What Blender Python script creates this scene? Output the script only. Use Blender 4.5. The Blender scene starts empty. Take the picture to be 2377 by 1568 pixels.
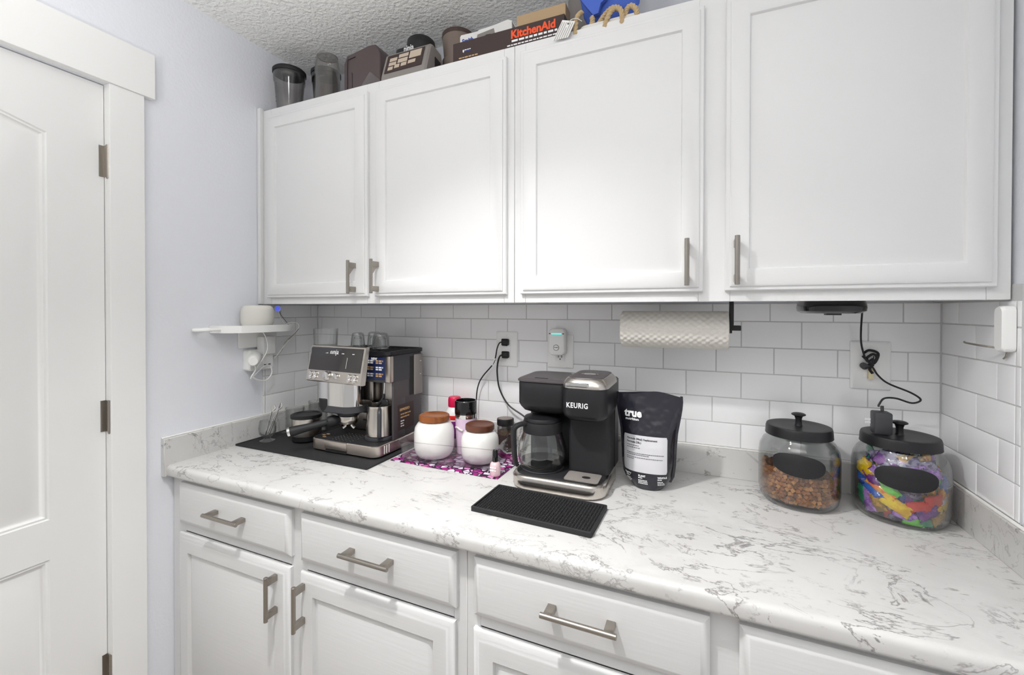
import bpy, bmesh, math, random
from mathutils import Vector, Matrix
random.seed(7)
sc = bpy.context.scene
COL = sc.collection
H = 0.914                      # worktop height; all builders below count z from the worktop
W = 2.1843                     # back wall length
R = math.radians

# ------------------------------------------------------------------ camera, world, lights, exposure
cam = bpy.data.cameras.new('camera'); co = bpy.data.objects.new('camera', cam); COL.objects.link(co)
cam.sensor_width = 36; cam.lens = 1009.9086 / 2377 * 36; cam.clip_start = 0.02
cam.shift_y = -54.99 / 2377
yaw, pit, rol = R(23.2811), R(-0.4913), R(0.0716)
f = Vector((-math.sin(yaw) * math.cos(pit), math.cos(yaw) * math.cos(pit), math.sin(pit)))
r0 = Vector((math.cos(yaw), math.sin(yaw), 0)); u0 = r0.cross(f)
rr = r0 * math.cos(rol) + u0 * math.sin(rol); uu = -r0 * math.sin(rol) + u0 * math.cos(rol)
co.matrix_world = Matrix(((rr.x, uu.x, -f.x, 1.6072), (rr.y, uu.y, -f.y, -1.4759), (rr.z, uu.z, -f.z, 0.5073 + H), (0, 0, 0, 1)))
sc.camera = co
wd = bpy.data.worlds.new('world'); sc.world = wd; wd.use_nodes = True
bg = wd.node_tree.nodes['Background']; bg.inputs[0].default_value = (1.0, 1.0, 1.0, 1); bg.inputs[1].default_value = 0.54
def lamp(name, loc, power, radius, col=(1, .98, .95)):
    l = bpy.data.lights.new(name, 'POINT'); l.energy = power; l.shadow_soft_size = radius; l.color = col
    o = bpy.data.objects.new(name, l); COL.objects.link(o); o.location = (loc[0], loc[1], loc[2] + H); return o
def spot(name, loc, aim, power, radius, size, col=(1, .99, .98)):
    l = bpy.data.lights.new(name, 'SPOT'); l.energy = power; l.shadow_soft_size = radius; l.color = col; l.spot_size = R(size); l.spot_blend = 1
    o = bpy.data.objects.new(name, l); COL.objects.link(o); o.location = (loc[0], loc[1], loc[2] + H)
    o.rotation_euler = (Vector(aim) - Vector(loc)).to_track_quat('-Z', 'Y').to_euler(); return o
spot('ceiling_downlight', (0.93, -1.13, 1.47), (1.12, -.95, 0), 92, 0.04, 107)
spot('bounce_fill', (1.5, -1.7, .8), (1.3, -1.7, 1.55), 95, .1, 150, (1, 1, 1))  # added spot thrown at the ceiling to fill the room with bounced light
spot('ceiling_fill', (.9, -2.0, .6), (.8, -1.9, 1.55), 56, .1, 160, (1, 1, 1))  # added fill, no lamp of the room: brightens ceiling and left wall
spot('ceiling_fill', (2.3, -1.9, .7), (2.4, -1.8, 1.55), 48, .1, 150, (1, 1, 1))  # another added fill aimed at the ceiling, over the right side
vs = sc.view_settings; vs.view_transform = 'Standard'; vs.look = 'None'; vs.gamma = 1; vs.use_curve_mapping = False
vs.exposure = 0.0

# ------------------------------------------------------------------ materials
def lin(h):
    if isinstance(h, tuple): return h
    h = h.lstrip('#'); o = []
    for i in (0, 2, 4):
        c = int(h[i:i + 2], 16) / 255; o.append(c / 12.92 if c <= .04045 else ((c + .055) / 1.055) ** 2.4)
    return tuple(o)
M = {}
def mat(name, col='#cccccc', rough=.5, metal=0, bump=None, coat=0, emit=None, var=None, spec=None, aniso=None, trans=0):
    m = bpy.data.materials.new(name); m.use_nodes = True; nt = m.node_tree; b = nt.nodes['Principled BSDF']
    b.inputs['Base Color'].default_value = (*lin(col), 1); b.inputs['Roughness'].default_value = rough; b.inputs['Metallic'].default_value = metal
    if coat: b.inputs['Coat Weight'].default_value = coat; b.inputs['Coat Roughness'].default_value = .08
    if spec is not None: b.inputs['Specular IOR Level'].default_value = spec
    if trans: b.inputs['Transmission Weight'].default_value = trans
    if emit: b.inputs['Emission Color'].default_value = (*lin(emit[0]), 1); b.inputs['Emission Strength'].default_value = emit[1]
    tc = None
    def coord(scale):
        nonlocal tc
        tc = tc or nt.nodes.new('ShaderNodeTexCoord')
        mp = nt.nodes.new('ShaderNodeMapping'); nt.links.new(tc.outputs['Object'], mp.inputs[0])
        mp.inputs['Scale'].default_value = scale if isinstance(scale, tuple) else (scale,) * 3
        return mp.outputs[0]
    if var:   # (second colour, scale, contrast)
        n = nt.nodes.new('ShaderNodeTexNoise'); n.inputs['Scale'].default_value = 1; n.inputs['Detail'].default_value = 6
        nt.links.new(coord(var[1]), n.inputs['Vector'])
        cr = nt.nodes.new('ShaderNodeValToRGB'); cr.color_ramp.elements[0].position = .5 - var[2]; cr.color_ramp.elements[1].position = .5 + var[2]
        cr.color_ramp.elements[0].color = (*lin(col), 1); cr.color_ramp.elements[1].color = (*lin(var[0]), 1)
        nt.links.new(n.outputs['Fac'], cr.inputs[0]); nt.links.new(cr.outputs[0], b.inputs['Base Color'])
    if bump:  # (scale, strength, distance, detail)
        n = nt.nodes.new('ShaderNodeTexNoise'); n.inputs['Scale'].default_value = 1; n.inputs['Detail'].default_value = bump[3] if len(bump) > 3 else 3
        nt.links.new(coord(bump[0]), n.inputs['Vector'])
        bp = nt.nodes.new('ShaderNodeBump'); bp.inputs['Strength'].default_value = bump[1]; bp.inputs['Distance'].default_value = bump[2]
        nt.links.new(n.outputs['Fac'], bp.inputs['Height']); nt.links.new(bp.outputs[0], b.inputs['Normal'])
    M[name] = m; return m
def glass(name, tint=(.97, .98, .975), base=.05, gain=.75, rough=.02, edge=.62):
    m = bpy.data.materials.new(name); m.use_nodes = True; nt = m.node_tree; nt.nodes.clear()
    out = nt.nodes.new('ShaderNodeOutputMaterial'); mx = nt.nodes.new('ShaderNodeMixShader'); tr = nt.nodes.new('ShaderNodeBsdfTransparent')
    gl = nt.nodes.new('ShaderNodeBsdfGlossy'); lw = nt.nodes.new('ShaderNodeLayerWeight'); pw_ = nt.nodes.new('ShaderNodeMath'); ma = nt.nodes.new('ShaderNodeMath')
    tr.inputs[0].default_value = (*tint, 1); gl.inputs['Roughness'].default_value = rough; lw.inputs[0].default_value = .5; pw_.operation = 'POWER'; pw_.inputs[1].default_value = 2.6
    ma.operation = 'MULTIPLY_ADD'; ma.inputs[1].default_value = gain; ma.inputs[2].default_value = base; ma.use_clamp = True
    nt.links.new(lw.outputs['Facing'], pw_.inputs[0]); nt.links.new(pw_.outputs[0], ma.inputs[0]); nt.links.new(ma.outputs[0], mx.inputs[0]); nt.links.new(tr.outputs[0], mx.inputs[1])
    tm_ = nt.nodes.new('ShaderNodeMix'); tm_.data_type = 'RGBA'; tm_.inputs['A'].default_value = (*tint, 1); tm_.inputs['B'].default_value = (*[q * edge for q in tint], 1); nt.links.new(pw_.outputs[0], tm_.inputs['Factor']); nt.links.new(tm_.outputs['Result'], tr.inputs[0])
    nt.links.new(gl.outputs[0], mx.inputs[2]); nt.links.new(mx.outputs[0], out.inputs[0]); M[name] = m; return m
def marble(name, dirx=.5):
    m = bpy.data.materials.new(name); m.use_nodes = True; nt = m.node_tree; b = nt.nodes['Principled BSDF']; N = nt.nodes.new; K = nt.links.new
    b.inputs['Roughness'].default_value = .32
    tc = N('ShaderNodeTexCoord')
    def veins(rot, scale, nscale, width, dist, lo, hi, mscale):
        mp = N('ShaderNodeMapping'); K(tc.outputs['Object'], mp.inputs[0]); mp.inputs['Rotation'].default_value = (.3, .2, rot); mp.inputs['Scale'].default_value = scale
        n = N('ShaderNodeTexNoise'); n.inputs['Scale'].default_value = nscale; n.inputs['Detail'].default_value = 7; n.inputs['Roughness'].default_value = .62; n.inputs['Distortion'].default_value = dist
        K(mp.outputs[0], n.inputs['Vector'])
        a = N('ShaderNodeMath'); a.operation = 'SUBTRACT'; a.inputs[1].default_value = .5; K(n.outputs['Fac'], a.inputs[0])
        a2 = N('ShaderNodeMath'); a2.operation = 'ABSOLUTE'; K(a.outputs[0], a2.inputs[0])
        mr = N('ShaderNodeMapRange'); mr.inputs['From Max'].default_value = width; mr.inputs['To Min'].default_value = 1; mr.inputs['To Max'].default_value = 0; K(a2.outputs[0], mr.inputs[0])
        k = N('ShaderNodeTexNoise'); k.inputs['Scale'].default_value = mscale; k.inputs['Detail'].default_value = 3; K(tc.outputs['Object'], k.inputs['Vector'])
        km = N('ShaderNodeMapRange'); km.inputs['From Min'].default_value = lo; km.inputs['From Max'].default_value = hi; K(k.outputs['Fac'], km.inputs[0])
        x = N('ShaderNodeMath'); x.operation = 'MULTIPLY'; K(mr.outputs[0], x.inputs[0]); K(km.outputs[0], x.inputs[1]); return x.outputs[0]
    v1 = veins(.6, (1, 1.9, 1.4), 3.1, .0105, .7, .38, .56, 5.0)
    v2 = veins(.3, (1, 2.1, 1.5), 7.5, .013, .5, .48, .62, 8.0)
    v3 = veins(.75, (1, 1.7, 1.4), 3.4, .14, .5, .42, .72, 3.0)
    v4 = veins(.5, (1, 2.4, 1.6), 22.0, .05, .3, .60, .68, 26.0)
    def mixc(fac, c1, c2, amt):
        mx = N('ShaderNodeMix'); mx.data_type = 'RGBA'
        mu = N('ShaderNodeMath'); mu.operation = 'MULTIPLY'; mu.inputs[1].default_value = amt; K(fac, mu.inputs[0]); K(mu.outputs[0], mx.inputs['Factor'])
        if isinstance(c1, tuple): mx.inputs['A'].default_value = (*c1, 1)
        else: K(c1, mx.inputs['A'])
        mx.inputs['B'].default_value = (*c2, 1); return mx.outputs['Result']
    c = mixc(v3, lin('#d3d2d0'), lin('#b6b4b2'), .45)
    c = mixc(v2, c, lin('#8a8786'), .6)
    c = mixc(v1, c, lin('#6f6b6b'), .85)
    c = mixc(v4, c, lin('#6b6664'), .75)
    K(c, b.inputs['Base Color']); M[name] = m
mat('cab', '#e6e6e6', .5, bump=((60, 60, 8), .05, .002))
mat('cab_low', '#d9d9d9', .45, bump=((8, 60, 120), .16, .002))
mat('doorpaint', '#ebebea', .42)
mat('trimpaint', '#efefee', .4)
mat('wallpaint', '#e8eaf0', .75, bump=(95, .35, .003, 4))
mat('ceiling', '#f2f2f0', .9, bump=(75, .8, .010, 3))
mat('floor', '#b5aca2', .5, var=('#9a9188', (3, 20, 1), .2))
mat('tile', '#f7f7f8', .12, coat=.3, bump=(9, .12, .004, 2))
mat('grout', '#c9c9c9', .85)
mat('caulk', '#f0eeea', .5)
marble('marble')
mat('nickel', '#a39d95', .32, 1, bump=((400, 400, 20), .03, .001))
mat('steel', '#cfc9c2', .24, 1, bump=((15, 15, 500), .03, .0006))
mat('steel_warm', '#cfc5bc', .36, 1, bump=((20, 500, 20), .03, .0006))
mat('chrome', '#dedcda', .08, 1)
mat('black', '#17171a', .42)
mat('blackgloss', '#101012', .12, coat=.3)
mat('blackmatte', '#1b1b1e', .62)
mat('charcoal', '#4a4547', .42)
mat('dgrey', '#3c3c40', .45)
mat('screen', '#2e2a2b', .1, coat=.4)
mat('rubber', '#232325', .7, bump=(300, .15, .001))
mat('whiteplastic', '#f4f4f2', .35)
mat('outletwhite', '#fcfcfb', .2, coat=.3)
mat('whitecloth', '#dfddd6', .9, bump=(700, .4, .001))
mat('ceramic', '#ecebe8', .16, coat=.4)
mat('wood_lid', '#a9632a', .4, var=('#6e3813', (10, 60, 10), .22), coat=.25)
mat('wood_dark', '#6f3f2b', .45, var=('#4c2719', (10, 60, 10), .22), coat=.15)
mat('paper', '#d9d5ce', .95, bump=(900, .3, .001))
mat('pink', '#dcc3da', .4)
mat('magenta', '#e0104f', .35)
mat('red', '#e2241f', .4)
mat('purple', '#6d1470', .45)
mat('brown_plastic', '#7d6f66', .35)
mat('brown_dark', '#4a3a33', .4)
mat('smoke', '#56494a', .35)
mat('coffee', '#7a5a35', .6, var=('#4a3018', 120, .2))
mat('box_dark', '#3a2a28', .5)
mat('box_tan', '#b49a78', .8)
mat('cardwhite', '#e9e8e5', .5)
mat('blue_card', '#2450a8', .5)
mat('blue_cloth', '#4a69c6', .8, bump=(500, .3, .002))
mat('rope', '#c4ab84', .9, bump=((300, 300, 300), .5, .002))
mat('navy', '#1d2a55', .4)
mat('pouch', '#20202a', .26, coat=.4, bump=(16, .8, .016, 2))
mat('label', '#d5d4d8', .6)
mat('ink', '#44434a', .6)
mat('white_ink', '#f2f2f2', .5)
mat('orange_ink', '#f4572a', .5)
mat('gold_ink', '#cfa877', .5)
mat('teal', '#35e0d2', .4, emit=('#35e0d2', 1.6))
mat('bluelight', '#6c7bf0', .3, emit=('#5060f0', .7))
mat('cream', '#e6dcb4', .4)
mat('slot', '#202020', .6)
mat('polish', '#e6c6cc', .15, coat=.5)
mat('grey_plastic', '#8d8783', .4)
mat('button', '#c9b9a6', .4)
mat('kibble1', '#b1733f', .75, var=('#8f5529', 150, .2)); mat('kibble2', '#cc9255', .75, var=('#a86c36', 150, .2)); mat('kibble3', '#8d5831', .8, var=('#6f401f', 150, .2)); mat('kibble_core', '#54341d', .9)  # kibble_core is darkened to paint in the shaded gaps between pieces
for n, c in dict(c_yel='#f2d21c', c_pur='#8a3fa0', c_lil='#b98ad6', c_dk='#4d3c63', c_grn='#6fcf45', c_blu='#2a6fd2', c_org='#ef7a2a', c_red='#d8392f', c_tea='#1f8f6a', c_wht='#d9d6dc', c_gold='#c2912a').items():
    mat(n, c, .22, coat=.5, bump=(60, .4, .004, 2), var=({'c_yel': '#e8b416', 'c_pur': '#5c2382', 'c_lil': '#8d4fb4', 'c_dk': '#8f86a8', 'c_blu': '#1c4fae', 'c_org': '#f2b62a', 'c_wht': '#a9b4d6', 'c_gold': '#8a6a1c'}.get(n, c), 70, .05))
glass('glass', (.955, .965, .96), .07, .85); glass('glass_thin', (.97, .975, .975), .06, .75, .02, .7); glass('acrylic', (.985, .98, .985), .03, .7); glass('smokeglass', (.62, .58, .56), .06, .6)
glass('hazyplastic', (.93, .92, .91), .06, .6, .12)
def matmat(name):   # pebble-print place mat: lilac, white and purple cells over dark joints
    m = bpy.data.materials.new(name); m.use_nodes = True; nt = m.node_tree; b = nt.nodes['Principled BSDF']; N = nt.nodes.new; K = nt.links.new
    b.inputs['Roughness'].default_value = .5
    tc = N('ShaderNodeTexCoord'); mp = N('ShaderNodeMapping'); mp.inputs['Scale'].default_value = (46, 62, 1); K(tc.outputs['Object'], mp.inputs[0])
    v = N('ShaderNodeTexVoronoi'); v.inputs['Scale'].default_value = 1; K(mp.outputs[0], v.inputs['Vector'])
    e = N('ShaderNodeTexVoronoi'); e.feature = 'DISTANCE_TO_EDGE'; e.inputs['Scale'].default_value = 1; K(mp.outputs[0], e.inputs['Vector'])
    sp = N('ShaderNodeSeparateColor'); K(v.outputs['Color'], sp.inputs[0])
    cr = N('ShaderNodeValToRGB'); cr.color_ramp.interpolation = 'CONSTANT'; els = cr.color_ramp.elements
    cols = [(0, '#e8dcec'), (.34, '#c94f9c'), (.5, '#8d1b7c'), (.66, '#d68fc4'), (.82, '#a3127c')]
    while len(els) < len(cols): els.new(.5)
    for el, (p, c) in zip(els, cols): el.position = p; el.color = (*lin(c), 1)
    K(sp.outputs[0], cr.inputs[0])
    st = N('ShaderNodeMath'); st.operation = 'GREATER_THAN'; st.inputs[1].default_value = .09; K(e.outputs['Distance'], st.inputs[0])
    mx = N('ShaderNodeMix'); mx.data_type = 'RGBA'; mx.inputs['A'].default_value = (*lin('#2a1030'), 1); K(cr.outputs[0], mx.inputs['B']); K(st.outputs[0], mx.inputs['Factor'])
    K(mx.outputs['Result'], b.inputs['Base Color']); M[name] = m
matmat('pebbleprint')
def towelmat(name):
    m = mat(name, '#dedad3', .95); nt = m.node_tree; b = nt.nodes['Principled BSDF']; N = nt.nodes.new; K = nt.links.new
    tc = N('ShaderNodeTexCoord'); add = None
    for rx in (.62, -.62):
        mp = N('ShaderNodeMapping'); mp.inputs['Rotation'].default_value = (0, rx, 0); K(tc.outputs['Object'], mp.inputs[0])
        w = N('ShaderNodeTexWave'); w.bands_direction = 'Z'; w.inputs['Scale'].default_value = 26; w.inputs['Distortion'].default_value = .6; K(mp.outputs[0], w.inputs['Vector'])
        if add is None: add = w
        else:
            mm = N('ShaderNodeMath'); mm.operation = 'ADD'; K(add.outputs['Fac'], mm.inputs[0]); K(w.outputs['Fac'], mm.inputs[1])
            bp = N('ShaderNodeBump'); bp.inputs['Strength'].default_value = .35; bp.inputs['Distance'].default_value = .004; K(mm.outputs[0], bp.inputs['Height']); K(bp.outputs[0], b.inputs['Normal'])
towelmat('towel')

# ------------------------------------------------------------------ mesh helpers
def rrect(x0, x1, y0, y1, r, n=6):
    o = []
    for cx, cy, a in ((x1 - r, y0 + r, -90), (x1 - r, y1 - r, 0), (x0 + r, y1 - r, 90), (x0 + r, y0 + r, 180)):
        for i in range(n + 1):
            t = R(a + 90 * i / n); o.append((cx + r * math.cos(t), cy + r * math.sin(t)))
    return o
def crom(pts, k=6):
    P = [Vector(p) for p in pts]; o = []
    for i in range(len(P) - 1):
        a = P[i - 1] if i else P[0] * 2 - P[1]; b, c = P[i], P[i + 1]; d = P[i + 2] if i + 2 < len(P) else P[-1] * 2 - P[-2]
        for j in range(k):
            t = j / k; o.append(.5 * ((2 * b) + (c - a) * t + (2 * a - 5 * b + 4 * c - d) * t * t + (3 * b - a - 3 * c + d) * t ** 3))
    return o + [P[-1]]
class MB:
    def __init__(s): s.v = []; s.f = []
    def add(s, vs, fs):
        b = len(s.v); s.v += [Vector(v) for v in vs]; s.f += [tuple(i + b for i in q) for q in fs]; return s
    def box(s, x0, x1, y0, y1, z0, z1, b=0, seg=2):
        if not b:
            v = [(x, y, z) for z in (z0, z1) for x, y in ((x0, y0), (x1, y0), (x1, y1), (x0, y1))]
            return s.add(v, [(3, 2, 1, 0), (4, 5, 6, 7), (0, 1, 5, 4), (1, 2, 6, 5), (2, 3, 7, 6), (3, 0, 4, 7)])
        bm = bmesh.new(); bmesh.ops.create_cube(bm, size=1)
        for v in bm.verts: v.co = ((x0 + x1) / 2 + v.co.x * (x1 - x0), (y0 + y1) / 2 + v.co.y * (y1 - y0), (z0 + z1) / 2 + v.co.z * (z1 - z0))
        bmesh.ops.bevel(bm, geom=bm.edges[:], offset=b, segments=seg, profile=.5, affect='EDGES')
        bm.verts.index_update(); s.add([v.co.copy() for v in bm.verts], [tuple(v.index for v in q.verts) for q in bm.faces]); bm.free(); return s
    def rings(s, rings, cap0=True, cap1=True, closed=False):
        n = len(rings[0]); vs = [p for r_ in rings for p in r_]; fs = []
        m = len(rings)
        for i in range(m if closed else m - 1):
            a, b = i * n, ((i + 1) % m) * n
            for j in range(n): fs.append((a + j, a + (j + 1) % n, b + (j + 1) % n, b + j))
        if cap0 and not closed: fs.append(tuple(reversed(range(n))))
        if cap1 and not closed: fs.append(tuple(range((m - 1) * n, m * n)))
        return s.add(vs, fs)
    def lathe(s, prof, c=(0, 0, 0), n=36, sx=1, sy=1, cap=True):
        rg = []
        for r_, z in prof:
            r_ = max(r_, 1e-5); rg.append([(c[0] + r_ * sx * math.cos(2 * math.pi * i / n), c[1] + r_ * sy * math.sin(2 * math.pi * i / n), c[2] + z) for i in range(n)])
        return s.rings(rg, cap, cap)
    def prism(s, poly, a0, a1, axis='z'):
        mk = {'z': lambda p, a: (p[0], p[1], a), 'y': lambda p, a: (p[0], a, p[1]), 'x': lambda p, a: (a, p[0], p[1])}[axis]
        return s.rings([[mk(p, a0) for p in poly], [mk(p, a1) for p in poly]])
    def slab(s, poly, z0, z1, b=.002, axis='z'):      # prism with softened rims
        cx = sum(p[0] for p in poly) / len(poly); cy = sum(p[1] for p in poly) / len(poly)
        mx = max(abs(p[0] - cx) for p in poly); my = max(abs(p[1] - cy) for p in poly)
        mk = {'z': lambda p, a: (p[0], p[1], a), 'y': lambda p, a: (p[0], a, p[1]), 'x': lambda p, a: (a, p[0], p[1])}[axis]
        def ins(d): return [(cx + (p[0] - cx) * (1 - d / mx), cy + (p[1] - cy) * (1 - d / my)) for p in poly]
        q = b * .35
        return s.rings([[mk(p, z0) for p in ins(b)], [mk(p, z0 + q) for p in ins(q)], [mk(p, z0 + b) for p in poly], [mk(p, z1 - b) for p in poly], [mk(p, z1 - q) for p in ins(q)], [mk(p, z1) for p in ins(b)]])
    def tube(s, pts, r=.003, n=8, closed=False, sm=0):
        P = crom(pts, sm) if sm else [Vector(p) for p in pts]
        rad = r if isinstance(r, (list, tuple)) else None
        T = []
        for i in range(len(P)):
            a = P[i - 1] if (i or closed) else P[0]; b = P[(i + 1) % len(P)] if (i + 1 < len(P) or closed) else P[-1]
            t = (b - a); T.append(t.normalized() if t.length > 1e-9 else Vector((0, 0, 1)))
        nx = T[0].orthogonal().normalized(); rg = []
        for i, p in enumerate(P):
            nx = (nx - T[i] * nx.dot(T[i])); nx = nx.normalized() if nx.length > 1e-6 else T[i].orthogonal().normalized(); by = T[i].cross(nx)
            q = rad[min(int(i * len(rad) / len(P)), len(rad) - 1)] if rad else r
            rg.append([p + nx * q * math.cos(2 * math.pi * k / n) + by * q * math.sin(2 * math.pi * k / n) for k in range(n)])
        return s.rings(rg, closed=closed)
    def cyl(s, a, b, r, n=20, r2=None):
        return s.rings_along(a, b, [(0, r), (1, r if r2 is None else r2)], n)
    def rings_along(s, a, b, prof, n=20):
        a, b = Vector(a), Vector(b); t = (b - a); nx = t.orthogonal().normalized(); by = t.normalized().cross(nx)
        return s.rings([[a + t * k + nx * r_ * math.cos(2 * math.pi * i / n) + by * r_ * math.sin(2 * math.pi * i / n) for i in range(n)] for k, r_ in prof])
    def xf(s, m): s.v = [m @ v for v in s.v]; return s
    def build(s, name, material, parent=None, local=False, smooth=True, kind=None, label=None):
        vs = s.v
        if parent is not None and not local:
            rt = parent
            while rt.parent: rt = rt.parent
            mi = Matrix.Rotation(-rt.rotation_euler.z, 4, 'Z') @ Matrix.Translation(-Vector(rt.location) + Vector((0, 0, H))); vs = [mi @ v for v in vs]
        elif parent is None: vs = [v + Vector((0, 0, H)) for v in vs]
        me = bpy.data.meshes.new(name); me.from_pydata([tuple(v) for v in vs], [], s.f)
        bm = bmesh.new(); bm.from_mesh(me); bmesh.ops.remove_doubles(bm, verts=bm.verts[:], dist=2e-6); bmesh.ops.recalc_face_normals(bm, faces=bm.faces[:]); bm.to_mesh(me); bm.free()
        if smooth: me.shade_smooth(); me.set_sharp_from_angle(angle=R(38))
        for q in (material if isinstance(material, (list, tuple)) else [material]): me.materials.append(M[q])
        o = bpy.data.objects.new(name, me); COL.objects.link(o)
        if parent: o.parent = parent
        if kind: o['kind'] = kind
        if label: o['label'] = label
        return o
def tag(o, label, cat, group=None):
    o['label'] = label; o['category'] = cat
    if group: o['group'] = group
    return o
def thing(name, label, cat, loc=(0, 0, 0), rz=0, group=None):
    o = bpy.data.objects.new(name, None); o.empty_display_size = .02; COL.objects.link(o); o.location = (loc[0], loc[1], loc[2] + H); o.rotation_euler = (0, 0, rz)
    return tag(o, label, cat, group)
def dup(root, loc=None, rz=None, label=None):
    r_ = root.copy(); COL.objects.link(r_)
    if loc is not None: r_.location = (loc[0], loc[1], loc[2] + H)
    if rz is not None: r_.rotation_euler = (0, 0, rz)
    if label: r_['label'] = label
    def rec(a, b):
        for ch in list(a.children):
            c = ch.copy(); COL.objects.link(c); c.parent = b; rec(ch, c)
    rec(root, r_); return r_
def text(name, body, size, m, parent, org, xd, yd, bold=.0, ext=.0004, align='LEFT', shear=0, sx=1, local=True, sp=1):
    # flat lettering: origin, reading direction and up direction in the thing's own frame (or worktop frame when local=False)
    cu = bpy.data.curves.new(name, 'FONT'); cu.body = body; cu.size = size; cu.extrude = ext; cu.offset = bold; cu.align_x = align; cu.shear = shear; cu.space_character = sp; cu.resolution_u = 3
    t = bpy.data.objects.new(name, cu); me = bpy.data.meshes.new_from_object(t); bpy.data.objects.remove(t)
    xd, yd = Vector(xd).normalized(), Vector(yd).normalized(); zd = xd.cross(yd).normalized()
    mb = MB(); vs = [Vector(org) + xd * v.co.x * sx + yd * v.co.y + zd * v.co.z for v in me.vertices]; mb.add(vs, [tuple(q.vertices) for q in me.polygons])
    bpy.data.meshes.remove(me); return mb.build(name, m, parent, local=local, smooth=False)
def bars(name, m, parent, org, xd, yd, widths, h, gap, local=True):   # small print too fine to read: each line a row of short strokes
    xd, yd = Vector(xd).normalized(), Vector(yd).normalized(); zd = xd.cross(yd); mb = MB(); org = Vector(org); rnd = random.Random(len(widths) * 7 + int(h * 1e5))
    for i, wl in enumerate(widths):
        x = 0
        while x < wl:
            l = min(rnd.uniform(1.2, 3.4) * h, wl - x); a = org - yd * i * gap + xd * x
            p = [a, a + xd * l, a + xd * l + yd * h, a + yd * h]; mb.add([q for q in p] + [q + zd * .0003 for q in p], [(0, 1, 2, 3), (4, 5, 6, 7), (0, 1, 5, 4), (1, 2, 6, 5), (2, 3, 7, 6), (3, 0, 4, 7)])
            x += l + .6 * h
    return mb.build(name, m, parent, local=local, smooth=False)
def struct(name, mb, m, label=None, smooth=False):
    o = mb.build(name, m, smooth=smooth); o['kind'] = 'structure'
    if label: o['label'] = label
    return o

# ------------------------------------------------------------------ the room
Zb, Zt, ZC = -H, 1.5515, 1.5515
struct('floor', MB().box(-.2, 4.2, -3.4, .15, Zb - .05, Zb), 'floor', 'brown wood-look kitchen floor')
struct('ceiling', MB().box(-.2, 4.2, -3.4, .15, ZC, ZC + .05), 'ceiling', 'white ceiling with rough sprayed texture')
wall_back = struct('wall_back', MB().box(-.1, W + .1, .005, .12, Zb, ZC), 'wallpaint', 'back wall with white subway tile between worktop and cabinets')
DY0, DY1, DTOP = -.766, -1.56, 1.1715     # door opening along the left wall
wl = MB().box(-.12, 0, DY0, .12, Zb, ZC).box(-.12, 0, DY1, DY0, DTOP, ZC).box(-.12, 0, -3.4, DY1, Zb, ZC)
wall_left = struct('wall_left', wl, 'wallpaint', 'pale lavender-grey textured wall')
wall_right = struct('wall_right', MB().box(W + .005, W + .12, -1.25, .12, Zb, ZC), 'wallpaint', 'short right wall, tiled above the worktop')
zA, PZ, PX = .4743, .0778, .154
zrow = [(zA, .528)] + [(zA - (i + 1) * PZ, zA - i * PZ) for i in range(4)] + [(.0895, zA - 4 * PZ)]
MB().box(0, W, .0014, .0052, .088, .529).build('grout_bed', 'grout', wall_back, smooth=False)
MB().box(-.001, .0046, -.2735, .0014, .088, .529).build('grout_bed', 'grout', wall_left, smooth=False)
MB().box(W + .0014, W + .0052, -.304, .0014, .088, .56).build('grout_bed', 'grout', wall_right, smooth=False)
MB().box(W - .002, W + .003, -.002, .003, .088, .529).build('corner_grout', 'grout', wall_back, smooth=False); MB().box(.003, .0078, -.0018, .003, .088, .529).build('corner_grout', 'grout', wall_back, smooth=False)
TILE = {}
def tile(parent, side, a0, a1, z0, z1):
    g = .0011; w, h = round(a1 - a0 - 2 * g, 4), round(z1 - z0 - 2 * g, 4)
    if w < .004: return
    if (w, h) not in TILE:
        mk = lambda i, y: [(-w / 2 + i, y, -h / 2 + i), (w / 2 - i, y, -h / 2 + i), (w / 2 - i, y, h / 2 - i), (-w / 2 + i, y, h / 2 - i)]
        mb = MB().rings([mk(0, .005), mk(0, .0014), mk(.0006, .0004), mk(.0022, 0)])
        o = mb.build('tile', 'tile'); o.data.transform(Matrix.Translation((0, 0, -H))); TILE[(w, h)] = o.data; bpy.data.objects.remove(o)
    o = bpy.data.objects.new('tile', TILE[(w, h)]); COL.objects.link(o); o.parent = parent
    c, z = (a0 + a1) / 2, (z0 + z1) / 2 + H; j = random.uniform(-.0003, .0003)
    if side == 'b': o.location = (c, j, z)
    elif side == 'l': o.location = (.006 + j, c, z); o.rotation_euler = (0, 0, R(90))
    else: o.location = (W + j, c, z); o.rotation_euler = (0, 0, R(-90))
def runs(lo, hi, off, pitch=PX):
    k = math.floor((lo - off) / pitch); x = off + k * pitch; o = []
    while x < hi - 1e-6:
        a, b = max(lo, x), min(hi, x + pitch)
        if b - a > .004: o.append((a, b))
        x += pitch
    return o
for i, (z0, z1) in enumerate(zrow):
    off = -.0489 if i % 2 == 0 else .030
    if i == 2:
        rn = runs(.006, .865, .5611) + [(.865, 1.0)] + [(1.0, 1.1935)] + runs(1.1935, W, 1.1935)
    else: rn = runs(.006, W, off)
    for a, b in rn: tile(wall_back, 'b', a, b, z0, z1)
    for a, b in runs(-.262, -.0005, -.0377 if i in (0, 2, 4) and i == 0 else (-.118 if i in (1, 2) else (-.2045 if i == 3 else -.124)), PX): tile(wall_left, 'l', a, b, z0, z1)
    ro = {0: -.08, 1: -.1508, 2: -.0765, 3: -.157, 4: -.0826, 5: -.1597}[i]
    for a, b in runs(-.288, -.0005, ro): tile(wall_right, 'r', a, b, z0, z1)
    # bullnose edge pieces
    tile(wall_left, 'l', -.2735, -.2625, z0, z1); tile(wall_right, 'r', -.304, -.289, z0, z1)

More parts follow.
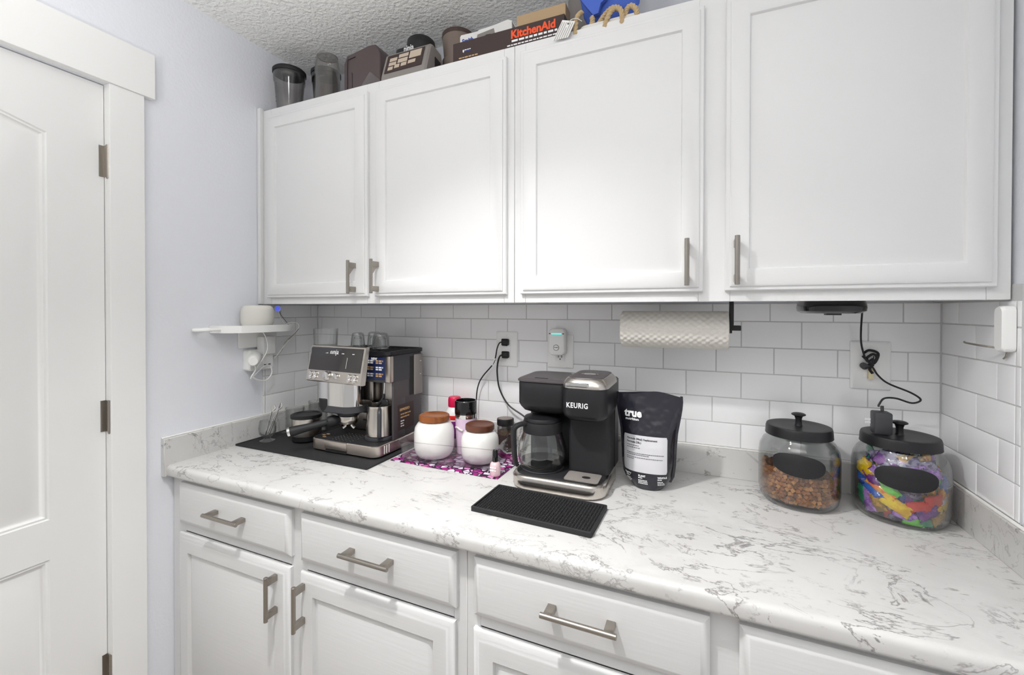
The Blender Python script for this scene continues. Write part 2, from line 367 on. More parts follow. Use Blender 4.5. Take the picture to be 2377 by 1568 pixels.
# door, hinges and casing on the left wall
dx = -.012
def arch(y0, y1, z0, z1, rise, n=14):     # y runs from hinge side y0 to latch side y1 (more negative)
    pts = [(y0, z0), (y0, z1)]
    for i in range(1, n): t = i / n; pts.append((y0 + (y1 - y0) * t, z1 + rise * math.sin(math.pi * t)))
    return pts + [(y1, z1), (y1, z0)]
def offset(poly, d):
    n = len(poly); o = []; A = sum(poly[i][0] * poly[(i + 1) % n][1] - poly[(i + 1) % n][0] * poly[i][1] for i in range(n)); s = 1 if A > 0 else -1
    for i in range(n):
        p, q, r_ = Vector(poly[i - 1]), Vector(poly[i]), Vector(poly[(i + 1) % n])
        e1, e2 = (q - p).normalized(), (r_ - q).normalized(); n1, n2 = Vector((-e1.y, e1.x)) * s, Vector((-e2.y, e2.x)) * s
        b = (n1 + n2); b = b / max(.2, b.dot(n1)) ; o.append((q + b * d)[:])
    return o
yh, yl = -.768, -1.555; py0, py1 = -.8906, -1.433
door = MB()
up_poly = arch(py0, py1, -.065, .987, .055); lo_poly = arch(py0, py1, -.72, -.173, .0, 4)
door.box(-.047, dx - .012, yl, yh, Zb + .01, 1.1685)
def fy(poly): return [(x, z) for x, z in poly]
door.prism([(yh, Zb + .01), (yh, 1.1685), (py0, 1.1685), (py0, Zb + .01)], dx - .012, dx, 'x'); door.prism([(py1, Zb + .01), (py1, 1.1685), (yl, 1.1685), (yl, Zb + .01)], dx - .012, dx, 'x')
door.prism([p for p in up_poly[1:-1]] + [(py1, 1.1685), (py0, 1.1685)], dx - .012, dx, 'x')
door.prism([(py0, -.173), (py1, -.173), (py1, -.065), (py0, -.065)], dx - .012, dx, 'x'); door.prism([(py0, Zb + .01), (py1, Zb + .01), (py1, -.72), (py0, -.72)], dx - .012, dx, 'x')
for pl in (up_poly, lo_poly):
    door.rings([[(dx + e, *p) for p in offset(pl, i)] for i, e in ((0, 0), (.003, -.004), (.008, -.003), (.010, -.0065), (.014, -.0095), (.019, -.0095), (.038, -.002))], cap0=False)
door1 = struct('door_1', door, 'doorpaint', 'white panel door with an arched upper panel', smooth=True)
for zc in (.945, .192, -.565):
    hg = MB().cyl((.006, yh + .003, zc - .047), (.006, yh + .003, zc + .047), .0062, 14)
    for k in range(4): hg.cyl((.006, yh + .003, zc - .025 + k * .019), (.006, yh + .003, zc - .024 + k * .019), .0067, 14)
    hg.box(dx, .004, yh - .001, yh + .0005, zc - .046, zc + .046).box(dx - .001, dx + .0015, yh - .012, yh, zc - .046, zc + .046).cyl((.006, yh + .003, zc - .052), (.006, yh + .003, zc - .047), .005, 12, .0062)
    hg.build('hinge', 'nickel', door1, label='worn brushed metal door hinge')
struct('trim_1', MB().box(0, .018, -.767, -.679, Zb, 1.172, .0015).box(-.12, 0, -.7665, -.7655, Zb, 1.172), 'trimpaint', 'white flat side casing of the door')
struct('trim_2', MB().box(0, .0235, -1.70, -.652, 1.172, 1.311, .0015), 'trimpaint', 'white wide header board over the door')
struct('trim_3', MB().box(0, .018, -1.65, -1.56, Zb, 1.172, .0015), 'trimpaint', 'white flat casing on the latch side of the door')
struct('baseboard_left', MB().box(0, .014, -.679, -.6, Zb, Zb + .09, .003), 'trimpaint')

# ------------------------------------------------------------------ cabinets and worktop
def rings_xz(x0, x1, z0, z1, yb, spec):
    return [[(x0 + i, yb - t, z0 + i), (x1 - i, yb - t, z0 + i), (x1 - i, yb - t, z1 - i), (x0 + i, yb - t, z1 - i)] for i, t in spec]
UP = [(0, 0), (0, .011), (.002, .0135), (.010, .0145), (.0105, .0175), (.015, .020), (.048, .020), (.051, .0185), (.0535, .012), (.058, .012), (.083, .0185)]
DR = [(0, 0), (0, .010), (.003, .0125), (.014, .0195), (.017, .020)]
LO = [(0, 0), (0, .009), (.004, .0135), (.013, .0155), (.017, .0195), (.021, .020), (.054, .020), (.0565, .010), (.060, .010), (.073, .0165)]
def pull(parent, a, b, y, wedge=None, fd=.033):
    # bar pull from point a to b (x,z) standing off plane y
    h = MB(); ax, az = a; bx, bz = b; L_ = math.hypot(bx - ax, bz - az); ux, uz = (bx - ax) / L_, (bz - az) / L_
    h.rings_along((ax, y - fd, az), (bx, y - fd, bz), [(0, .0048), (.006, .0058), (.994, .0058), (1, .0048)], 16)
    for t in (.016, L_ - .016):
        cx, cz = ax + ux * t, az + uz * t; w2 = .006
        if ux > .5: h.box(cx - .009, cx + .009, y - fd, y, cz - w2, cz + w2, .0012)
        else: h.box(cx - w2, cx + w2, y - fd, y, cz - .009, cz + .009, .0012)
    if wedge:
        z_ = az - .026 if wedge < 0 else az + .026
        h.prism([(y - fd, az - .02), (y - .006, az - .024), (y - fd + .006, az - .048), (y - fd, az - .048)], ax - .0035, ax + .0035, 'x')
    return h.build('handle', 'nickel', parent, label='brushed nickel bar pull')
yU = -.2753; Ub, Ut = .5293, 1.2949
def upper(x0, x1, doors, label, first):
    t = thing('upper_cabinet', label, 'cabinet', ((x0 + x1) / 2, -.13, Ub))
    MB().box(x0 + .001, x1 - .001, yU + .019, -.001 + .004, Ub + .012, Ub + .028).box(x0 + .001, x0 + .016, yU + .019, .003, Ub + .002, Ut - .001).box(x1 - .016, x1 - .001, yU + .019, .003, Ub + .002, Ut - .001).box(x0 + .001, x1 - .001, yU + .019, .003, Ut - .036, Ut - .02).build('carcass', 'cab', t, smooth=False)
    fr = MB(); xs = [x0 + .0005] + [v for d in doors for v in (d[0] + .012, d[1] - .012)] + [x1 - .0005]
    for i in range(0, len(xs), 2): fr.box(xs[i], xs[i + 1], yU, yU + .019, Ub, Ut, .001, 1)
    for d in doors: fr.box(d[0] + .012, d[1] - .012, yU, yU + .019, Ub, Ub + .04, .0008, 1).box(d[0] + .012, d[1] - .012, yU, yU + .019, Ut - .045, Ut, .0008, 1)
    fr.build('face_frame', 'cab', t)
    if first: MB().box(.0015, .019, yU - .017, yU, Ub, Ut + .007, .002).build('scribe_strip', 'cab', t)
    for d in doors:
        o = MB().rings(rings_xz(d[0], d[1], d[2], d[3], yU, UP)).build('door', 'cab', t)
        pull(o, (d[4], .684 if d[4] > 1.2 else .678), (d[4], .568 if d[4] > 1.2 else .563), yU - .020, wedge=None if d[4] > 1.2 else 1)
    return t
upper(0.0, 1.0985, [(.049, .551, .5545, 1.2635, .5005), (.5805, 1.0765, .5545, 1.2635, .601)], 'white two-door upper cabinet above the espresso machine, its pulls side by side', True)
upper(1.0985, W - .0005, [(1.122, 1.6165, .5545, 1.2665, 1.579), (1.665, 2.158, .5555, 1.2665, 1.689)], 'white two-door upper cabinet above the paper towel roll and glass jars', False)
yF = -.595; Lt = -.0375
def lower(x0, x1, cols, label):
    t = thing('base_cabinet', label, 'cabinet', ((x0 + x1) / 2, -.3, Zb))
    MB().box(x0 + .001, x1 - .001, yF + .019, -.001, Zb + .1, Lt).box(x0 + .001, x1 - .001, -.52, -.001, Zb, Zb + .1).build('carcass', 'cab_low', t, smooth=False)
    fr = MB(); xs = [x0 + .0005] + [v for c in cols for v in (c[0] + .012, c[1] - .012)] + [x1 - .0005]
    for i in range(0, len(xs), 2): fr.box(xs[i], xs[i + 1], yF, yF + .019, Zb + .1, Lt, .001, 1)
    for c in cols:
        for z0, z1 in ((-.062, Lt), (-.215, -.172), (Zb + .1, Zb + .135)): fr.box(c[0] + .012, c[1] - .012, yF, yF + .019, z0, z1, .0008, 1)
    fr.build('face_frame', 'cab_low', t)
    for c in cols:
        o = MB().rings(rings_xz(c[0], c[1], -.185, -.0535, yF, DR)).build('drawer', 'cab_low', t)
        m_ = (c[0] + c[1]) / 2 + .006; pull(o, (m_ - .077, -.111), (m_ + .077, -.111), yF - .020)
        o = MB().rings(rings_xz(c[0] - .002, c[1] - .004, Zb + .12, -.217, yF, LO)).build('door', 'cab_low', t)
        pull(o, (c[2], -.232), (c[2], -.356), yF - .020)
    return t
lower(.003, 1.116, [(.056, .5615, .512), (.598, 1.0935, .6185)], 'white base cabinet under the espresso machine with two drawers over two doors')
lower(1.116, W - .001, [(1.1395, 1.628, 1.585), (1.676, 2.16, 1.72)], 'white base cabinet below the black drip mat and glass jars')
ct = thing('countertop', 'white marble-look laminate worktop with grey veins', 'countertop', (1.1, -.3, -.036))
yC = -.624
prof = [(-.0005, -.036), (-.0005, 0)] + [(yC + .014 - .014 * math.sin(R(a)), -.014 + .014 * math.cos(R(a))) for a in (0, 18, 36, 54, 72, 90)] + [(yC + .007 - .007 * math.cos(R(a)), -.029 - .007 * math.sin(R(a))) for a in (0, 30, 60, 90)]
MB().prism(prof, .0185, W - .0005, 'x').build('worktop', 'marble', ct)
SPL = .0125
MB().box(.0185, W - SPL, -SPL, -.0003, -.0002, .0865, .0012, 1).build('back_splash', 'marble', ct)
MB().box(.0005, .0183, -.6305, -.0003, -.0365, .0865, .0012, 1).build('side_splash', 'marble', ct)
MB().box(W - SPL, W - .0003, -.63, -.0003, -.0002, .0865, .0012, 1).build('side_splash', 'marble', ct)
MB().box(.0008, .009, -.6305, -.009, .0865, .0905, .0012, 1).box(.009, W - .009, -.009, -.0004, .0865, .0905, .0012, 1).box(W - .009, W - .0008, -.63, -.009, .0865, .0905, .0012, 1).build('caulk_line', 'caulk', ct)

# ------------------------------------------------------------------ wall fittings
def outlet(x0, x1, z0, z1, label, deco=True):
    t = thing('wall_outlet', label, 'outlet', ((x0 + x1) / 2, 0, (z0 + z1) / 2)); cx, cz = (x0 + x1) / 2, (z0 + z1) / 2
    MB().rings([[(x, -y, z) for x, z in rrect(x0 + i, x1 - i, z0 + i, z1 - i, .003, 3)] for i, y in ((0, .0006), (0, .0025), (.0035, .0058))]).build('cover_plate', 'outletwhite', t)
    MB().slab(rrect(cx - .017, cx + .017, cz - .034, cz + .034, .002, 2), -.0068, -.005, .0006, 'y').build('socket_face', 'outletwhite', t)
    for s_ in (1, -1):
        MB().cyl((cx, -.0056, cz + s_ * .052), (cx, -.0066, cz + s_ * .052), .0028, 12).build('screw', 'whiteplastic', t)
        h = MB()
        for dx_ in (-.0062, .0062): h.box(cx + dx_ - .001, cx + dx_ + .001, -.0072, -.0066, cz + s_ * .02 - .002, cz + s_ * .02 + .006)
        h.cyl((cx, -.0066, cz + s_ * .02 - .007), (cx, -.0072, cz + s_ * .02 - .007), .0022, 10); h.build('slot', 'slot', t)
    return t
outlet(.9095, .9955, .298, .4275, 'white outlet with two black plugs in it, behind the pink tumbler')
outlet(1.112, 1.206, .304, .4205, 'white outlet holding the white plug-in device above the coffee maker')
o3 = outlet(1.991, 2.0805, .292, .4235, 'white outlet behind the candy jar with a bundled black cord hanging over it')
def wallplug(x, z, label):
    t = thing('power_plug', label, 'plug', (x, -.0073, z))
    MB().rings([[(x + dx_ * k, -y, z + dz * k2) for dx_, dz in rrect(-.014, .013, -.013, .013, .004, 3)] for y, k, k2 in ((.0075, 1, .9), (.018, 1, 1), (.024, .8, .7), (.026, .4, .35))]).build('plug_body', 'black', t)
    return t
p1 = wallplug(.951, .389, 'black plug in the upper socket, its thin cord wearing a white tag')
MB().tube([(.947, -.020, .389), (.934, -.026, .387), (.924, -.027, .365), (.916, -.025, .330), (.902, -.024, .302), (.866, -.024, .262), (.846, -.024, .228), (.836, -.022, .18), (.834, -.020, .10), (.826, -.020, .03), (.822, -.022, .004)], .0024, 8, sm=6).build('cord', 'black', p1)
MB().tube([(.9155, -.025, .329), (.9025, -.024, .3025)], .0029, 8).build('cord_tag', 'whiteplastic', p1)
p2 = wallplug(.952, .343, 'black plug in the lower socket feeding the pod coffee maker')
MB().tube([(.948, -.022, .343), (.936, -.028, .338), (.927, -.028, .31), (.9255, -.028, .27), (.936, -.028, .215), (.972, -.03, .162), (1.03, -.03, .128), (1.068, -.035, .10), (1.098, -.05, .06), (1.105, -.075, .03)], .0030, 8, sm=6).build('cord', 'black', p2)
tag(MB().slab(rrect(.9235, .9525, .316, .3275, .004, 3), -.0078, -.0062, .0003, 'y').build('warning_sticker', 'cardwhite'), 'small white paper sticker across the outlet cover under the plugs', 'sticker')
pr_ = thing('plug_in_repeller', 'white rounded plug-in device with a glowing teal bar and round button', 'repeller', (1.155, -.0073, .4))
MB().slab(rrect(1.1265, 1.1845, .351, .4435, .015, 6), -.040, -.0073, .005, 'y').build('housing', 'whiteplastic', pr_)
MB().slab(rrect(1.138, 1.1735, .4245, .4275, .001, 2), -.0412, -.039, .0003, 'y').build('light_bar', 'teal', pr_)
for a, b in ((1.129, 1.134), (1.177, 1.182)): MB().box(a, b, -.0404, -.038, .4245, .4275).build('bar_end', 'slot', pr_)
bt = MB().cyl((1.155, -.039, .378), (1.155, -.0412, .378), .0105, 24).build('button', 'grey_plastic', pr_); MB().cyl((1.155, -.0405, .378), (1.155, -.0418, .378), .0085, 24).build('button_cap', 'whiteplastic', bt)
bars('button_mark', 'ink', bt, (1.149, -.0419, .3775), (1, 0, 0), (0, 0, 1), [.012], .0022, .003, local=False)

# paper towel roll and its bracket
pt = thing('paper_towel_roll', 'white quilted paper towel roll hanging under the cabinet', 'paper towel', (1.535, -.14, .452))
rx0, rx1, rc, rR = 1.395, 1.681, (-.14, .4515), .0535
MB().rings([[(x, rc[0] + r_ * math.cos(2 * math.pi * i / 48), rc[1] + r_ * math.sin(2 * math.pi * i / 48)) for i in range(48)] for x, r_ in ((rx0, .0195), (rx0, rR - .002), (rx0 + .002, rR), (rx1 - .002, rR), (rx1, rR - .002), (rx1, .0195))], closed=True).build('paper', 'towel', pt)
MB().rings([[(x, rc[0] + r_ * math.cos(2 * math.pi * i / 24), rc[1] + r_ * math.sin(2 * math.pi * i / 24)) for i in range(24)] for x, r_ in ((rx0 + .001, .0165), (rx0 + .001, .019), (rx1 - .001, .019), (rx1 - .001, .0165))], closed=True).build('cardboard_core', 'box_tan', pt)
hb = thing('towel_holder', 'black metal under-cabinet bracket at the end of the towel roll', 'towel holder', (1.69, -.14, .53))
MB().box(1.683, 1.694, -.149, -.131, .462, .5405, .002).box(1.683, 1.712, -.150, -.130, .452, .466, .002).box(1.677, 1.700, -.16, -.12, .5365, .5409, .001).build('arm', 'black', hb)
MB().cyl((rx0 + .004, *rc), (1.69, *rc), .0075, 16).build('rod', 'black', hb)

# flat black device under the cabinet, its cord and the wall charger on the candy jar
pk = thing('under_cabinet_device', 'flat black device fixed under the cabinet above the candy jar outlet', 'device', (1.91, -.15, .53))
MB().rings([[(x, y, z) for x, y in rrect(1.846 + i, 1.976 - i, -.215 + i, -.075 - i, .03, 6)] for i, z in ((.012, .5405), (.006, .534), (.002, .528), (0, .515), (.001, .506), (.010, .5005), (.02, .4995))]).build('shell', 'blackgloss', pk)
MB().box(1.895, 1.925, -.19, -.16, .496, .5015, .001).build('foot', 'black', pk); MB().box(1.866, 1.93, -.20, -.09, .5395, .5412, .0005).build('mount_plate', 'dgrey', pk)
cord3 = MB().tube([(1.974, -.12, .515), (1.992, -.09, .512), (2.001, -.06, .50), (2.006, -.035, .46), (2.009, -.026, .42), (2.016, -.024, .388), (2.024, -.022, .37), (2.036, -.022, .378), (2.032, -.022, .362), (2.02, -.022, .352), (2.034, -.022, .356), (2.046, -.024, .335), (2.066, -.03, .315), (2.108, -.045, .296), (2.124, -.055, .281), (2.105, -.06, .272), (2.07, -.07, .283), (2.042, -.082, .283), (2.030, -.088, .268), (2.028, -.09, .262)], .0023, 8, sm=6).build('device_cord', 'black', pk)
for pts_ in ([(2.016, -.020, .392), (2.03, -.016, .40), (2.048, -.018, .392), (2.04, -.022, .368), (2.026, -.02, .36)], [(2.02, -.018, .376), (2.036, -.02, .39), (2.044, -.022, .38), (2.03, -.02, .352), (2.036, -.02, .338)], [(2.014, -.02, .385), (2.026, -.024, .37), (2.036, -.024, .358)]):
    MB().tube(pts_, .0034, 8, sm=6).build('cord_bundle', 'blackmatte', pk)
MB().cyl((2.018, -.012, .358), (2.018, -.024, .356), .0085, 16).build('cord_tie', 'dgrey', pk)
tag(MB().box(2.0275, 2.0395, -.0195, -.0075, .322, .35, .0015).build('night_plug', 'cream'), 'cream plug-in piece sitting in the lower socket under the bundled cord', 'plug')

# smart speaker shelf on the left wall
sh = thing('outlet_shelf', 'white plastic shelf over an outlet on the lavender wall, speaker on top', 'shelf', (0, -.3, .44))
sp_ = [(.0, -.17), (.05, -.172), (.10, -.21), (.122, -.27), (.122, -.37), (.105, -.43), (.06, -.465), (0, -.47)]
MB().prism([(x, y) for x, y in sp_], .432, .442, 'z').build('top_board', 'whiteplastic', sh)
MB().prism([(x + .002, y) for x, y in ((.08, -.20), (.122, -.27), (.122, -.37), (.105, -.43), (.06, -.465), (.0, -.47), (0, -.477), (.065, -.472), (.112, -.436), (.128, -.372), (.128, -.268), (.084, -.192))], .424, .450, 'z').build('lip', 'whiteplastic', sh)
MB().lathe([(.046, .442), (.05, .4425), (.052, .449), (.049, .450), (.046, .449), (.046, .442)], (.063, -.338, 0), 32).build('speaker_ring', 'whiteplastic', sh)
MB().tube([(.004, -.47, .437), (.004, -.52, .437), (.03, -.545, .437), (.055, -.52, .437), (.055, -.47, .437)], .006, 8, sm=5).build('cable_loop', 'whiteplastic', sh)
MB().box(.001, .012, -.375, -.215, .36, .432, .003).build('bracket_plate', 'whiteplastic', sh)
spk = thing('smart_speaker', 'round off-white fabric smart speaker on the wall shelf', 'speaker', (.063, -.338, .4455))
MB().lathe([(.04, .4425), (.046, .4432), (.05, .447), (.0545, .458), (.056, .475), (.056, .495), (.0545, .508), (.05, .518), (.042, .523), (.03, .5245), (0, .525)], (.063, -.338, 0), 40).build('fabric_body', 'whitecloth', spk)
pst = thing('wall_power_extender', 'white multi-socket power extender plugged in below the wall shelf', 'extender', (0, -.3, .3))
MB().rings([[(x, y, z) for y, z in rrect(-.352 + i, -.248 - i, .272 + i, .352 - i, .010, 4)] for x, i in ((.001, 0), (.03, 0), (.036, .004))]).build('body', 'whiteplastic', pst)
for y in (-.285, -.268): MB().box(.0355, .0368, y - .005, y + .005, .289, .293).build('usb_port', 'slot', pst)
MB().box(.001, .004, -.255, -.225, .30, .425).build('outlet_plate', 'whiteplastic', pst)
ad = thing('power_adapter', 'white square power adapter block below the wall shelf', 'adapter', (.035, -.28, .36))
MB().box(.012, .052, -.305, -.252, .333, .402, .004).build('adapter_body', 'whiteplastic', ad)
MB().tube([(.05, -.30, .336), (.05, -.305, .32), (.045, -.30, .30), (.03, -.27, .29)], .0022, 8, sm=5).build('cord', 'whiteplastic', ad)
rp = thing('round_plug', 'white round barrel plug sticking out of the power extender', 'plug', (.05, -.34, .32))
MB().rings_along((.036, -.328, .325), (.085, -.372, .315), [(0, .022), (.75, .021), (.93, .019), (1, .015)], 24).build('barrel', 'whiteplastic', rp)
MB().tube([(.07, -.355, .30), (.062, -.345, .28), (.055, -.35, .262), (.05, -.345, .25), (.048, -.32, .235), (.045, -.285, .232), (.042, -.262, .255), (.04, -.264, .283)], .0026, 8, sm=6).build('cord', 'whiteplastic', rp)
MB().tube([(.064, -.33, .4305), (.07, -.318, .418), (.072, -.305, .385), (.07, -.305, .345), (.06, -.335, .29), (.055, -.355, .258), (.05, -.352, .248), (.045, -.30, .285), (.04, -.27, .288)], .0022, 8, sm=6).build('speaker_cord', 'whiteplastic', pst)
wc = MB().tube([(.004, -.345, .27), (.003, -.343, .21), (.003, -.335, .17), (.003, -.315, .135), (.003, -.30, .1125)], .0012, 6, sm=6)
ld = thing('led_puck', 'small round blue-lit puck light hanging by wires in the tiled corner', 'light', (.03, -.225, .515))
MB().rings_along((.028, -.222, .513), (.036, -.230, .5125), [(0, .0125), (.6, .013), (1, .0115)], 24).build('rim', 'whiteplastic', ld)
MB().rings_along((.0355, -.2295, .5125), (.0375, -.2315, .5123), [(0, .0098), (1, .009)], 24).build('lens', 'bluelight', ld)
MB().tube([(.026, -.218, .515), (.018, -.21, .49), (.02, -.20, .465), (.03, -.19, .444)], .0016, 6, sm=5).build('wire', 'whiteplastic', ld)
MB().tube([(.024, -.215, .515), (.014, -.20, .49), (.02, -.175, .455), (.04, -.18, .443)], .0010, 6, sm=5).build('wire', 'dgrey', ld)
cb_ = thing('cable_bundle', 'tangle of thin silver cables tied at the end of the wall shelf', 'cables', (.06, -.2, .44))
rnd = random.Random(3)
for k in range(5):
    a = rnd.uniform(-.008, .008); b_ = rnd.uniform(-.008, .008)
    MB().tube([(.062 + a, -.182 + b_, .4475), (.078 + a * .6, -.172 + b_ * .4, .454), (.088 + a * .4, -.170 + b_ * .3, .436), (.074 + b_, -.182 + a, .408), (.056 + a, -.205, .375), (.042, -.22 + b_ * .4, .34), (.03, -.24, .31)], .0014, 6, sm=5).build('cable', 'grey_plastic' if k % 2 else 'whiteplastic', cb_)
MB().tube([(.05, -.2, .45), (.068, -.188, .456), (.082, -.172, .45), (.085, -.168, .437), (.078, -.170, .428)], .0018, 6, sm=5).build('cable_tie', 'cardwhite', cb_)
hk = thing('wall_hook', 'white adhesive wall hook on the right tiled wall', 'hook', (W, -.26, .47))
MB().rings([[(x, y, z) for y, z in rrect(-.292 + i, -.262 - i, .424 + i, .517 - i, .010, 5)] for x, i in ((W - .0006, 0), (W - .016, 0), (W - .021, .003))]).build('hook_body', 'whiteplastic', hk)
MB().tube([(W - .012, -.264, .431), (W - .03, -.245, .4335), (W - .045, -.222, .4375), (W - .047, -.217, .4395)], .0021, 8, sm=4).build('peg', 'nickel', hk)
MB().tube([(W - .006, -.275, .424), (W - .005, -.27, .415), (W - .005, -.262, .409)], .0018, 6, sm=4).build('peg', 'nickel', hk)

# ------------------------------------------------------------------ espresso corner
tm = MB().rings([[(x, y, z) for x, y in rrect(.0195 + i, .644 - i, -.398 + i, -.016 - i, .004, 2)] for i, z in ((0, .0003), (0, .006), (.003, .0062), (.004, .0035))])
tag(tm.build('rubber_mat', 'rubber'), 'large flat black rubber mat under the espresso machine', 'mat')
em = thing('espresso_machine', 'stainless steel and charcoal espresso machine with tilted black display', 'espresso machine', (.47, -.2, .0063))
MB().rings([[(x, y, z) for x, y in rrect(.315 + i, .62 - i, -.325 + i, -.065 - i, .032, 7)] for i, z in ((.006, .0066), (0, .010), (0, .043), (.003, .046))]).build('base', 'steel_warm', em)
MB().rings([[(x, y, z) for x, y in rrect(.318 + i, .617 - i, -.322 + i, -.07 - i, .03, 7)] for i, z in ((0, .046), (.001, .0475), (.004, .048))]).build('tray_deck', 'blackmatte', em)
dt = MB().box(.392, .492, -.3295, -.31, .018, .0465, .002).build('drip_drawer', 'steel_warm', em)
MB().box(.394, .490, -.3262, -.30, .0075, .0175).build('drawer_gap', 'slot', em)
g = MB()
for i in range(6):
    for j in range(7): g.lathe([(.0021, 0), (.0021, .0008), (0, .0012)], (.415 + i * .016, -.312 + j * .013, .0479), 8)
g.build('drain_grid', 'chrome', em)
gl = MB()
for k, (x, y) in enumerate(((.345, -.285), (.362, -.30), (.35, -.27))): gl.lathe([(.008, 0), (.008, .0009), (0, .001)], (x, y, .048), 14, sy=.6)
gl.build('tray_sticker', 'gold_ink', em)
MB().box(.31, .6195, -.172, -.065, .046, .346, .006).box(.611, .62, -.236, -.168, .046, .346, .003).build('body', 'charcoal', em)
MB().box(.32, .6105, -.1765, -.171, .05, .26, .002).build('front_panel', 'steel', em)
for z in (.085, .115, .145): MB().box(.43, .462, -.1776, -.176, z, z + .007).build('vent_slot', 'slot', em)
MB().rings([[(x, y, z) for x, y in rrect(.315, .6205, -.256, -.066, .02, 6)] for z in (.252, .346)]).build('upper_housing', 'dgrey', em)
MB().box(.5995, .6215, -.2568, -.236, .253, .3455, .004).build('steel_corner', 'steel_warm', em)
st = MB().slab(rrect(.520, .5985, .262, .341, .003, 3), -.2575, -.2563, .0003, 'y').build('promo_sticker', 'navy', em)
for i, (a, b) in enumerate(((.522, .556), (.560, .596))):
    for j, z in enumerate((.325, .302, .279)): bars('sticker_print', 'white_ink' if (i + j) % 2 == 0 else 'gold_ink', st, (a, -.2577, z), (1, 0, 0), (0, 0, 1), [b - a - .004, b - a - .008], .005, .0075, local=False)
text('sticker_title', 'NEW', .011, 'white_ink', st, (.540, -.2577, .331), (1, 0, 0), (0, 0, 1), .0006, local=False)
MB().rings([[(x, y, z) for x, y in rrect(.309 + i, .626 - i, -.266 + i, -.056 - i, .022, 6)] for i, z in ((.004, .3462), (0, .349), (0, .361), (.003, .3625), (.007, .3615), (.008, .356))]).build('cup_tray', 'black', em)
rb = MB()
for i in range(9): rb.box(.335 + i * .032, .339 + i * .032, -.245, -.075, .3555, .3585)
rb.build('tray_ribs', 'black', em)
# tilted head with display
hd = MB(); hx0, hx1 = .308, .574
def hp(x, y, z): return (x, y - (x - hx0) / (hx1 - hx0) * .016, z)
pf = [(-.333, .258), (-.305, .378), (-.298, .381), (-.288, .379), (-.310, .252), (-.325, .252)]
hd.rings([[hp(x, y, z) for y, z in pf] for x in (hx0, hx0 + .003, hx1 - .003, hx1)]).build('head', 'steel', em)
def on_head(u, v, d=.0008): # u across 0..1, v up 0..1 on tilted face
    x = hx0 + u * (hx1 - hx0); y = -.333 + v * .028 - d; z = .258 + v * .120 - d * .2; return Vector(hp(x, y, z))
def head_patch(u0, u1, v0, v1, d, th=.0012):
    a = [on_head(u0, v0, d), on_head(u1, v0, d), on_head(u1, v1, d), on_head(u0, v1, d)]; b = [on_head(u0, v0, d - th), on_head(u1, v0, d - th), on_head(u1, v1, d - th), on_head(u0, v1, d - th)]
    return MB().rings([b, a])
MB().box(.318, .520, -.318, -.25, .252, .372, .004).build('head_neck', 'dgrey', em)
dsp = head_patch(.02, .965, .30, .965, .0012).build('display', 'screen', em)
xd = on_head(1, .5) - on_head(0, .5); yd = on_head(.5, 1) - on_head(.5, 0)
text('brand_mark', 'ninja', .024, 'white_ink', dsp, on_head(.385, .79, .0026), xd, yd, .0, local=False, sx=.85, sp=1.08)
for u, l in ((.12, .012), (.28, .018), (.60, .012), (.79, .009)): bars('display_print', 'white_ink', dsp, on_head(u, .80, .0024), xd, yd, [l], .0026, .004, local=False)
head_patch(.705, .709, .40, .70, .0015, .0004).build('display_line', 'white_ink', dsp)
hd2 = MB()
for u, v, r_ in ((.09, .20, .008), (.17, .20, .008), (.09, .10, .007), (.17, .10, .007), (.40, .17, .016), (.56, .17, .010), (.80, .19, .008), (.89, .19, .008), (.80, .09, .007), (.89, .09, .007)):
    k = MB().rings_along(on_head(u, v, .0005), on_head(u, v, .0075 if r_ < .012 else .012), [(0, r_), (.8, r_), (1, r_ * .8)], 20).build('control_knob', 'chrome', em)
MB().rings([[(x, y, z) for x, y in rrect(.325 + i, .513 - i, -.322 + i, -.178, .055, 8)] for i, z in ((0, .168), (0, .256))]).build('group_housing', 'chrome', em)
MB().rings([[(x, y, z) for x, y in rrect(.324 + i, .514 - i, -.3235 + i, -.178, .055, 8)] for i, z in ((.006, .142), (0, .146), (0, .168))]).build('group_band', 'dgrey', em)
MB().lathe([(.03, .126), (.038, .128), (.038, .143), (0, .143)], (.44, -.262, 0), 30).build('group_head', 'black', em)
MB().lathe([(.022, .143), (.03, .165), (.03, .19)], (.38, -.30, 0), 24).build('grinder_chute', 'blackmatte', em)
wd_ = MB().tube([(.590, -.245, .262), (.590, -.247, .232), (.588, -.248, .205)], .0032, 10).build('steam_wand', 'chrome', em)
MB().tube([(.588, -.248, .212), (.586, -.25, .196), (.574, -.252, .180), (.560, -.248, .166), (.552, -.24, .148), (.548, -.235, .12)], .0052, 10, sm=4).build('wand_sleeve', 'blackmatte', wd_)
MB().slab(rrect(.583, .612, .172, .194, .008, 4), -.258, -.246, .003, 'y').build('wand_grip', 'black', wd_)
wt = MB().box(.617, .6262, -.118, -.068, .188, .340, .003).build('water_tank', 'grey_plastic', em)
bars('level_mark', 'white_ink', wt, (.6265, -.088, .312), (0, 1, 0), (0, 0, 1), [.010], .0022, .02, local=False); bars('level_mark', 'white_ink', wt, (.6265, -.088, .262), (0, 1, 0), (0, 0, 1), [.008], .0022, .02, local=False)
MB().box(.6192, .6212, -.142, -.119, .192, .335).build('tank_slot', 'slot', em); MB().box(.6188, .6204, -.228, -.15, .19, .27).build('side_panel', 'charcoal', em)
lb = MB().box(.6192, .6212, -.212, -.120, .075, .165).build('rating_label', 'box_dark', em)
text('label_title', 'ESPRESSO', .0125, 'gold_ink', lb, (.6215, -.203, .143), (0, 1, 0), (0, 0, 1), .0002, local=False, sx=1.05)
